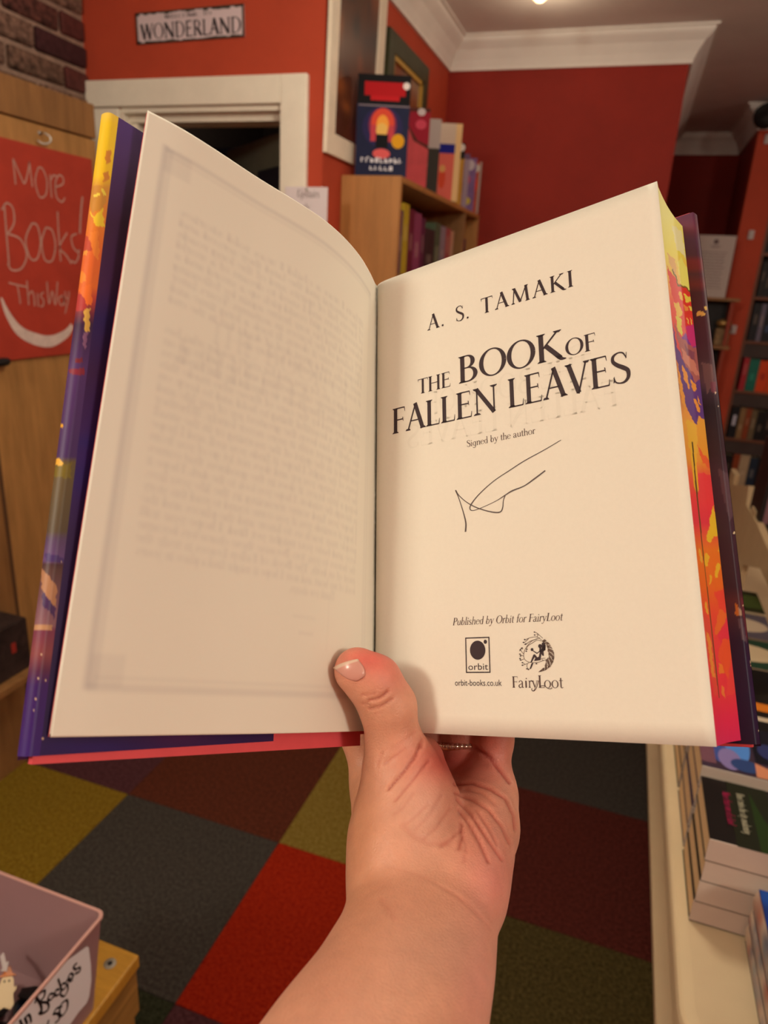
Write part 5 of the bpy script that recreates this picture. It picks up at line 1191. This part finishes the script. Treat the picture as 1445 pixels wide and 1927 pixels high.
# back flap, seen beyond the fore-edge
tq = np.concatenate([np.linspace(0, .03, 8), np.linspace(.04, .2, 20), np.linspace(.24, 1, 12)]); rr_ = .1572 - tq * .055; nn_ = .0387 + .0035 * np.clip(1 - tq / .03, 0, 1) ** 2
Vv = np.linspace(0, 1, 420)
G = np.stack(np.broadcast_arrays(rr_[:, None], nn_[:, None], (H + .0058 - Vv * .2412)[None]), -1)
px = bpx(np.broadcast_to(rr_[:, None], G.shape[:2]), H - G[..., 2], np.broadcast_to(nn_[:, None], G.shape[:2])); ys = px[..., 1]
C = jcol([(400, '5c2c48'), (425, '6a2c40'), (445, '542c48'), (475, '50283c'), (485, '782430'), (500, '74242c'), (510, '502434'), (530, '70242a'), (545, '4a1c2c'), (640, '4c2434'), (670, '50303c'), (690, '5c444c'), (715, '664854'), (735, '443040'), (760, '2c1a26'), (850, '38202e'), (880, '442c3c'), (1100, '3a2030'), (1125, '54282e'), (1150, '4a2c38'), (1200, '2a1838'), (1300, '281a40'), (1400, '241838')], ys)
for col_, poly in [('e0bc60', a5([(306, 590), (325, 576), (350, 585), (366, 598), (350, 608), (310, 607)])), ('e0bc60', a5([(350, 555), (368, 548), (372, 572), (360, 570)])), ('7a5a5c', a5([(335, 890), (400, 900), (410, 1010), (370, 1080), (350, 990)])), ('804858', a5([(385, 1010), (420, 1005), (425, 1075), (392, 1070)])),
                   ('c07a2c', a6([(525, 740), (545, 750), (550, 812), (530, 812)])), ('a88a70', a6([(545, 760), (565, 780), (572, 820), (550, 815)])), ('5c4c58', a6([(540, 830), (570, 830), (600, 980), (570, 960)])), ('6a2c38', a6([(560, 700), (590, 730), (625, 980), (600, 960)])),
                   ('5c4450', a5([(430, 1530), (490, 1560), (530, 1800), (500, 1850), (460, 1700)]))]:
    C[in_poly(px, poly)] = lin(col_)
for x, y_, r_ in ((419, 1074, 5), (436, 1155, 5)):
    c_ = a5([(x, y_)])[0]; C[np.hypot(px[..., 0] - c_[0], px[..., 1] - c_[1]) < r_ / 3.213] = lin('f0dcc0')
for x, y_, r_ in ((527, 314, 6), (576, 757, 4), (627, 1094, 9), (630, 1118, 9), (668, 1508, 6)):
    c_ = a6([(x, y_)])[0]; C[np.hypot(px[..., 0] - c_[0], px[..., 1] - c_[1]) < r_ / 3.213] = lin('f0dcb0')
grid_mesh('jacket_back_flap', G, M_JK, book, C)

# ------------------------------------------------------------------ the hand and forearm: one continuous surface
def bc(r, u, n): return BP0 + r * BR_ + u * BU + n * BN
def pc(px, py, z): return np.array([(px - CX) / FPX * z, (py - CY) / FPX * z, z])
HV = .00105
gx = np.arange(-.118, .084, HV, dtype=np.float32); gy = np.arange(.024, .252, HV, dtype=np.float32); gz = np.arange(-.012, .404, HV, dtype=np.float32)
F_ = np.full((len(gx), len(gy), len(gz)), .05, np.float32)
def sub_box(lo, hi):
    sl = []
    for g, a, b in zip((gx, gy, gz), lo, hi):
        i0 = max(0, int(np.searchsorted(g, a))); i1 = min(len(g), int(np.searchsorted(g, b))); sl.append(slice(i0, max(i1, i0 + 1)))
    return tuple(sl)
def merge(sl, d, k):
    f = F_[sl]; h = np.clip(.5 + .5 * (f - d) / k, 0, 1)
    F_[sl] = f * (1 - h) + d * h - k * h * (1 - h)
def cap(a, b, ra, rb, k=.005, sq=1.0, axis=None):
    """tapered limb segment, smoothly joined; sq < 1 flattens it along the given axis"""
    a = np.asarray(a, np.float32); b = np.asarray(b, np.float32); m = max(ra, rb) + .012
    sl = sub_box(np.minimum(a, b) - m, np.maximum(a, b) + m)
    X, Y, Z = np.meshgrid(gx[sl[0]], gy[sl[1]], gz[sl[2]], indexing='ij', sparse=True)
    d = b - a; L = float(d @ d)
    t = np.clip(((X - a[0]) * d[0] + (Y - a[1]) * d[1] + (Z - a[2]) * d[2]) / L, 0, 1)
    dx, dy, dz = X - a[0] - t * d[0], Y - a[1] - t * d[1], Z - a[2] - t * d[2]
    q = dx * dx + dy * dy + dz * dz
    if axis is not None:
        p = dx * axis[0] + dy * axis[1] + dz * axis[2]; q = q + p * p * (1 / sq ** 2 - 1)
    merge(sl, (np.sqrt(q) - (ra + (rb - ra) * t)).astype(np.float32), k)
# forearm: elliptical sections along the depth
TB = np.array([(-.02, -.088, .213, .049, .045), (.04, -.068, .200, .046, .042), (.12, -.041, .184, .042, .035), (.18, -.0175, .1715, .0385, .028), (.22, -.0018, .1635, .0348, .0235), (.24, .0065, .1600, .0320, .0212), (.262, .0130, .1568, .0300, .0195), (.285, .0180, .1540, .0310, .0185), (.31, .0200, .150, .030, .016)])
X, Y, Z = np.meshgrid(gx, gy, gz, indexing='ij', sparse=True)
xc, yc, aa, bb = [np.interp(gz, TB[:, 0], TB[:, i]).astype(np.float32)[None, None, :] for i in (1, 2, 3, 4)]
ker_ = np.hanning(19)[1:-1]; ker_ /= ker_.sum()
def sm(v): 
    q = v.ravel(); q = np.convolve(np.pad(q, 8, mode='edge'), ker_, 'valid'); return q[None, None, :].astype(np.float32)
xc, yc, aa, bb = sm(xc), sm(yc), sm(aa), sm(bb)
q = np.sqrt(((X - xc) / aa) ** 2 + ((Y - yc) / bb) ** 2)
d = (q - 1) * (bb + (aa - bb) * .35)
d = np.maximum(d, Z - .296); d = np.maximum(d, -.002 - Z)
F_[:] = d.astype(np.float32); del d, q
MCP = dict(i=(bc(-.0200, .262, .032), .0112), m=(bc(.001, .263, .0535), .0122), r=(bc(.0185, .262, .0535), .0118), p=(bc(.0350, .2615, .0505), .0108))
CMC = dict(i=(.0035, .152, .285), m=(.010, .1525, .285), r=(.018, .1525, .285), p=(.029, .152, .284))
for f_ in 'imrp':
    cap(CMC[f_], MCP[f_][0], .0158, MCP[f_][1] + .001, .008)
# webbing between the knuckles
for a_, b_ in (('i', 'm'), ('m', 'r'), ('r', 'p')):
    cap(MCP[a_][0] * .9 + np.array(CMC[a_]) * .1, MCP[b_][0] * .9 + np.array(CMC[b_]) * .1, .0105, .0105, .005)
cap((.0448, .1455, .318), (.0300, .1530, .281), .0162, .0176, .008)           # heel of the little finger's side
cap(pc(915, 1500, .335), pc(905, 1560, .318), .0150, .0150, .006)
FING = dict(i=[bc(-.0270, .238, .028), bc(-.0270, .205, .022), bc(-.0268, .180, .015), bc(-.0266, .160, .012)],
            m=[bc(.002, .240, .0540), bc(.006, .200, .0535), bc(.011, .170, .053), bc(.013, .147, .0525)],
            r=[bc(.0200, .240, .0535), bc(.025, .203, .0530), bc(.029, .174, .0525), bc(.032, .153, .0522)],
            p=[bc(.0385, .240, .0525), bc(.0440, .212, .0522), bc(.048, .191, .0518), bc(.050, .176, .0516)])
RF = dict(i=(.0096, .0085, .0078, .0070), m=(.0096, .0092, .0084, .0076), r=(.0092, .0088, .0080, .0072), p=(.0086, .0078, .0070, .0064))
for f_ in 'imrp':
    P = [MCP[f_][0]] + FING[f_]; R = (MCP[f_][1] - .0008,) + RF[f_]
    for i in range(4): cap(P[i], P[i + 1], R[i], R[i + 1], .0035 if i else .005)
# thumb: thenar mound, metacarpal, two phalanges bent over the gutter
cap(pc(756, 1600, .290), pc(768, 1500, .304), .0212, .0198, .009)
cap(pc(728, 1560, .300), pc(726, 1490, .322), .0150, .0122, .008)
cap(pc(762, 1500, .304), pc(752, 1440, .307), .0190, .0158, .006)
cap(pc(752, 1440, .307), pc(740, 1392, .307), .0150, .0116, .005)
cap(pc(788, 1432, .318), pc(796, 1500, .311), .0118, .0160, .004)
cap(pc(740, 1392, .307), pc(730, 1330, .306), .0115, .0119, .004)
cap(pc(730, 1330, .306), pc(704, 1284, .304), .0121, .0117, .004)
cap(pc(704, 1284, .304), pc(672, 1262, .3025), .0114, .0101, .004)
# surface of the field (surface nets)
S = F_ < 0
cnt = np.zeros(tuple(n - 1 for n in F_.shape), np.int16)
c8 = [S[i:S.shape[0] - 1 + i, j:S.shape[1] - 1 + j, k:S.shape[2] - 1 + k] for i in (0, 1) for j in (0, 1) for k in (0, 1)]
for c in c8: cnt += c
act = np.argwhere((cnt > 0) & (cnt < 8)); del cnt
acc = np.zeros((len(act), 3)); num = np.zeros(len(act))
for axis in range(3):
    for o1 in (0, 1):
        for o2 in (0, 1):
            off = [0, 0, 0]; oth = [i for i in range(3) if i != axis]; off[oth[0]] = o1; off[oth[1]] = o2
            p0 = act + off; p1 = p0.copy(); p1[:, axis] += 1
            v0 = F_[tuple(p0.T)]; v1 = F_[tuple(p1.T)]; m = (v0 < 0) != (v1 < 0)
            t = np.where(m, v0 / np.where(m, v0 - v1, 1), 0)
            q = p0.astype(float); q[:, axis] += t; acc[m] += q[m]; num[m] += 1
VV = acc / num[:, None]
idm = np.full(tuple(n - 1 for n in F_.shape), -1, np.int32); idm[tuple(act.T)] = np.arange(len(act))
FF = []
for axis in range(3):
    o = [i for i in range(3) if i != axis]
    a0 = [slice(1, n - 1) for n in F_.shape]; a1 = list(a0); a0[axis] = slice(0, F_.shape[axis] - 1); a1[axis] = slice(1, F_.shape[axis])
    s0 = S[tuple(a0)]; s1 = S[tuple(a1)]; e = np.argwhere(s0 != s1); fl2 = s0[tuple(e.T)]
    for i in o: e[:, i] += 1
    e1_, e2_ = np.eye(3, dtype=int)[o[0]], np.eye(3, dtype=int)[o[1]]
    Q = np.stack([idm[tuple((e - e1_ - e2_).T)], idm[tuple((e - e2_).T)], idm[tuple(e.T)], idm[tuple((e - e1_).T)]], 1)
    if axis == 1: fl2 = ~fl2
    Q[~fl2] = Q[~fl2][:, ::-1]
    FF.append(Q)
FF = np.concatenate(FF); FF = FF[(FF >= 0).all(1)]
VC = np.stack([gx[0] + VV[:, 0] * HV, gy[0] + VV[:, 1] * HV, gz[0] + VV[:, 2] * HV], 1)
del F_, S, idm
# relax the surface, then press the creases in
nb = np.concatenate([FF[:, [0, 1]], FF[:, [1, 2]], FF[:, [2, 3]], FF[:, [3, 0]]]); nb = np.concatenate([nb, nb[:, ::-1]])
deg = np.bincount(nb[:, 0], minlength=len(VC))[:, None]
def relax(A): return np.stack([np.bincount(nb[:, 0], weights=A[nb[:, 1], i], minlength=len(A)) for i in range(A.shape[1])], 1) / deg
for lam in (.6, .6, -.5, .6, .5, -.45, .5): VC = VC + lam * (relax(VC) - VC)
def normals():
    a = VC[FF[:, 2]] - VC[FF[:, 0]]; b = VC[FF[:, 3]] - VC[FF[:, 1]]; n = np.cross(a, b); N = np.zeros_like(VC)
    for i in range(4): np.add.at(N, FF[:, i], n)
    return N / np.maximum(np.linalg.norm(N, axis=1), 1e-12)[:, None]
NN = normals()
px = VC[:, :2] / VC[:, 2:3] * FPX + np.array([CX, CY])
if (NN * VC).sum(1)[(np.abs(px[:, 0] - 740) < 20) & (np.abs(px[:, 1] - 1360) < 20) & (VC[:, 2] < .305)].mean() > 0: NN = -NN; FF = FF[:, ::-1]
front = ((NN * VC).sum(1) < 0) & (VC[:, 2] < .36) & (VC[:, 2] > .1)
def h1(P): return [(500 + x / 2.481, 1150 + y / 2.481) for x, y in P]
def h2(P): return [(600 + x / 3.6125, 1180 + y / 3.6125) for x, y in P]
CRE = [(h2([(345, 500), (400, 488), (440, 465), (470, 438)]), 2.6, .9), (h2([(340, 556), (400, 550), (440, 528), (500, 490)]), 2.4, .75), (h2([(288, 462), (340, 462), (380, 448)]), 2.2, .5), (h2([(300, 520), (345, 530)]), 2.0, .4), (h2([(380, 590), (430, 575)]), 2.5, .25),
       (h1([(722, 622), (700, 680), (650, 745), (600, 800), (572, 830)]), 2.6, 1.25), (h1([(762, 700), (700, 775), (640, 845), (605, 885)]), 2.8, .8), (h1([(650, 640), (600, 680), (555, 715)]), 3.2, .5), (h1([(728, 640), (730, 600)]), 2.6, .8),
       (h1([(545, 660), (528, 700), (520, 720)]), 3.0, .4), (h1([(700, 560), (660, 600), (610, 640)]), 4, .25),
       (h1([(882, 806), (960, 800), (1050, 828), (1120, 872), (1160, 955), (1166, 1020)]), 2.9, 1.25), (h1([(885, 850), (960, 878), (1040, 925), (1100, 1000), (1140, 1085)]), 2.8, .95),
       (h1([(895, 880), (965, 955), (1035, 1060), (1105, 1160)]), 3.0, 1.0), (h1([(905, 930), (955, 1000), (1000, 1080), (1040, 1170)]), 3.2, .9), (h1([(915, 990), (918, 1050), (905, 1110)]), 3.2, 1.0), (h1([(912, 1020), (870, 1062), (820, 1095)]), 3.6, .6),
       (h1([(978, 638), (1050, 688), (1120, 772), (1140, 800)]), 3.2, 1.6), (h1([(860, 1085), (760, 1085), (690, 1050), (640, 1000)]), 6, .35), (h1([(760, 900), (700, 960), (660, 990)]), 3.4, .35), (h1([(820, 860), (760, 960), (700, 1020)]), 3.4, .3), (h1([(860, 920), (800, 1010), (740, 1060)]), 3.4, .35), (h1([(690, 850), (640, 920), (600, 950)]), 3.4, .3), (h1([(930, 830), (1010, 850), (1070, 900)]), 2.6, .5), (h1([(930, 1050), (935, 1120), (925, 1170)]), 3, .5), (h1([(985, 930), (1040, 1010), (1080, 1090)]), 2.8, .6),
       (h1([(560, 1190), (680, 1220), (780, 1262), (870, 1310), (960, 1372), (1050, 1485)]), 3.0, .18), (h1([(820, 1288), (900, 1335), (1000, 1430)]), 2.6, .18), (h1([(540, 1350), (580, 1400), (600, 1430)]), 6, .3)]
disp = np.zeros(len(VC))
for P, w, dep in CRE:
    dm = np.min([seg_dist(px, P[i], P[i + 1]) for i in range(len(P) - 1)], axis=0)
    disp += np.where(front, -dep * np.exp(-(dm / w) ** 2) + dep * .10 * np.exp(-((dm - w * 2.4) / (w * 1.5)) ** 2), 0) * .001
VC = VC + NN * disp[:, None]
# skin tone: pinker palm side and fingertips, browner on the back of the hand; upper palm has the book's shade painted in
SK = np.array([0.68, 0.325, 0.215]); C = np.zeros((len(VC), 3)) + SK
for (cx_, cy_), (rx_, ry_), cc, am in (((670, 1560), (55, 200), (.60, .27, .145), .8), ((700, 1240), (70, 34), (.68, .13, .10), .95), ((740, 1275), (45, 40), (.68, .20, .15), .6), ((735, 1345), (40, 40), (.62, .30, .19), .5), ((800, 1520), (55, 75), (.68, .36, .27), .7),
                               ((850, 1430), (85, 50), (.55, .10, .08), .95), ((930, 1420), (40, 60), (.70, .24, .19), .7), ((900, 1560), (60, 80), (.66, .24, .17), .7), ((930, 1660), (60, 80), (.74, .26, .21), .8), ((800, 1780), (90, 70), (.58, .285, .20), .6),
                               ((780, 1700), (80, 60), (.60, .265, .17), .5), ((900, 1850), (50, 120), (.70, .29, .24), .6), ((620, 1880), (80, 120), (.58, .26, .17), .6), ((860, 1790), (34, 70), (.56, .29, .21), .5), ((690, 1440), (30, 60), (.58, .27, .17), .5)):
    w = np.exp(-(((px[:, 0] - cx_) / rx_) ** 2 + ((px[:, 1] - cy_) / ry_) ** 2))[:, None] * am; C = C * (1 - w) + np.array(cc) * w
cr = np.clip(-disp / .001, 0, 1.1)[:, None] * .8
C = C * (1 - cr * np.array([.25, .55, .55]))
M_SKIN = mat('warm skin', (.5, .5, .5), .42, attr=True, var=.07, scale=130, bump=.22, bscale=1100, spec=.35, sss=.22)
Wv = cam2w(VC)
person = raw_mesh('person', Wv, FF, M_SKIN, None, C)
tag(person, 'bare left hand and forearm from below, thumb pressed over the gutter of the open book', 'person')
# thumbnail, laid on the surface of the last joint
from mathutils.bvhtree import BVHTree
bvh = BVHTree.FromPolygons([Vector(v) for v in VC[:, :]], [tuple(map(int, f)) for f in FF[(px[FF[:, 0], 1] < 1330) & (np.abs(px[FF[:, 0], 0] - 680) < 90)]])
FL, FR, BR2, BL = [np.array(p, float) for p in ((628, 1257), (673, 1241), (694, 1268), (664, 1287))]
na, nb_ = 18, 14; pts = np.full((na, nb_, 3), np.nan); col = np.zeros((na, nb_, 3))
for i in range(na):
    for j in range(nb_):
        a = i / (na - 1); b = j / (nb_ - 1) * 2 - 1
        # a: 0 at the free edge, 1 at the base; the base is rounded, the free edge slightly bowed
        a2 = a * (1 - .22 * b ** 4) - .05 * (1 - a) * (1 - b * b); b2 = b * (1 - .16 * max(0, a - .6) / .4)
        t = (b2 + 1) / 2; p = (FL * (1 - t) + FR * t) * (1 - a2) + (BL * (1 - t) + BR2 * t) * a2
        h = bvh.ray_cast(Vector((0, 0, 0)), Vector(ray(*p)).normalized())
        if h[0] is not None:
            n_ = h[1] if h[1].dot(h[0]) < 0 else -h[1]
            pts[i, j] = np.array(h[0]) + np.array(n_) * (.00022 + .0004 * (1 - b * b) - .0005 * max(0, a - .85) / .15)
        col[i, j] = np.array([.66, .30, .24]) if a > .16 else np.array([.74, .50, .38])
ok = ~np.isnan(pts[..., 0])
for i in range(na):
    g = np.where(ok[i])[0]
    for j in range(nb_):
        if not ok[i, j]:
            if len(g):
                k = g[np.abs(g - j).argmin()]; t = (j - k); k2 = min(max(k - int(np.sign(t)), 0), nb_ - 1)
                pts[i, j] = pts[i, k] + (pts[i, k] - pts[i, k2]) * abs(t) * .8
for i in range(na - 1, -1, -1):
    for j in range(nb_):
        if np.isnan(pts[i, j, 0]): pts[i, j] = pts[min(i + 1, na - 1), j] + (pts[min(i + 1, na - 1), j] - pts[min(i + 2, na - 1), j])
nail = grid_mesh('thumbnail', cam2w(pts), mat('fingernail', (.5, .5, .5), .25, attr=True, spec=.5, sss=.15), person, col)
md = nail.modifiers.new('thickness', 'SOLIDIFY'); md.thickness = .0005; md.offset = 0
# ring on the ring finger
rc0 = bc(.0195, .2436, .0535); e1r, e2r, e3r = BR_, BN, BU
rgt = thing('ring', 'thin silver and gold beaded ring on the finger just below the book', 'ring', tuple(cam2w(rc0)))
mb = MB(); P = []
RM_ = RM
for k in range(33):
    a = 2 * math.pi * k / 32; P.append(tuple(RM_ @ (e1r * math.cos(a) * .0099 + e2r * math.sin(a) * .0099 + e3r * (.0006 * math.sin(a * 2)))))
mb.tube(P, .0014, 8, caps=False); mb.build('band', mat('polished gold', (0.72, 0.50, 0.25), .18, metal=1.0), rgt, True)
for k in range(9):
    a = -math.pi / 2 + (k - 4) * .21
    mb = MB(); c_ = RM_ @ (e1r * math.cos(a) * .0107 + e2r * math.sin(a) * .0107 - e3r * .0006); mb.ball(tuple(c_), .0015, 8, 6); mb.build('stone', mat('clear stone', (0.85, 0.75, 0.62), .05, metal=.9), rgt, True)
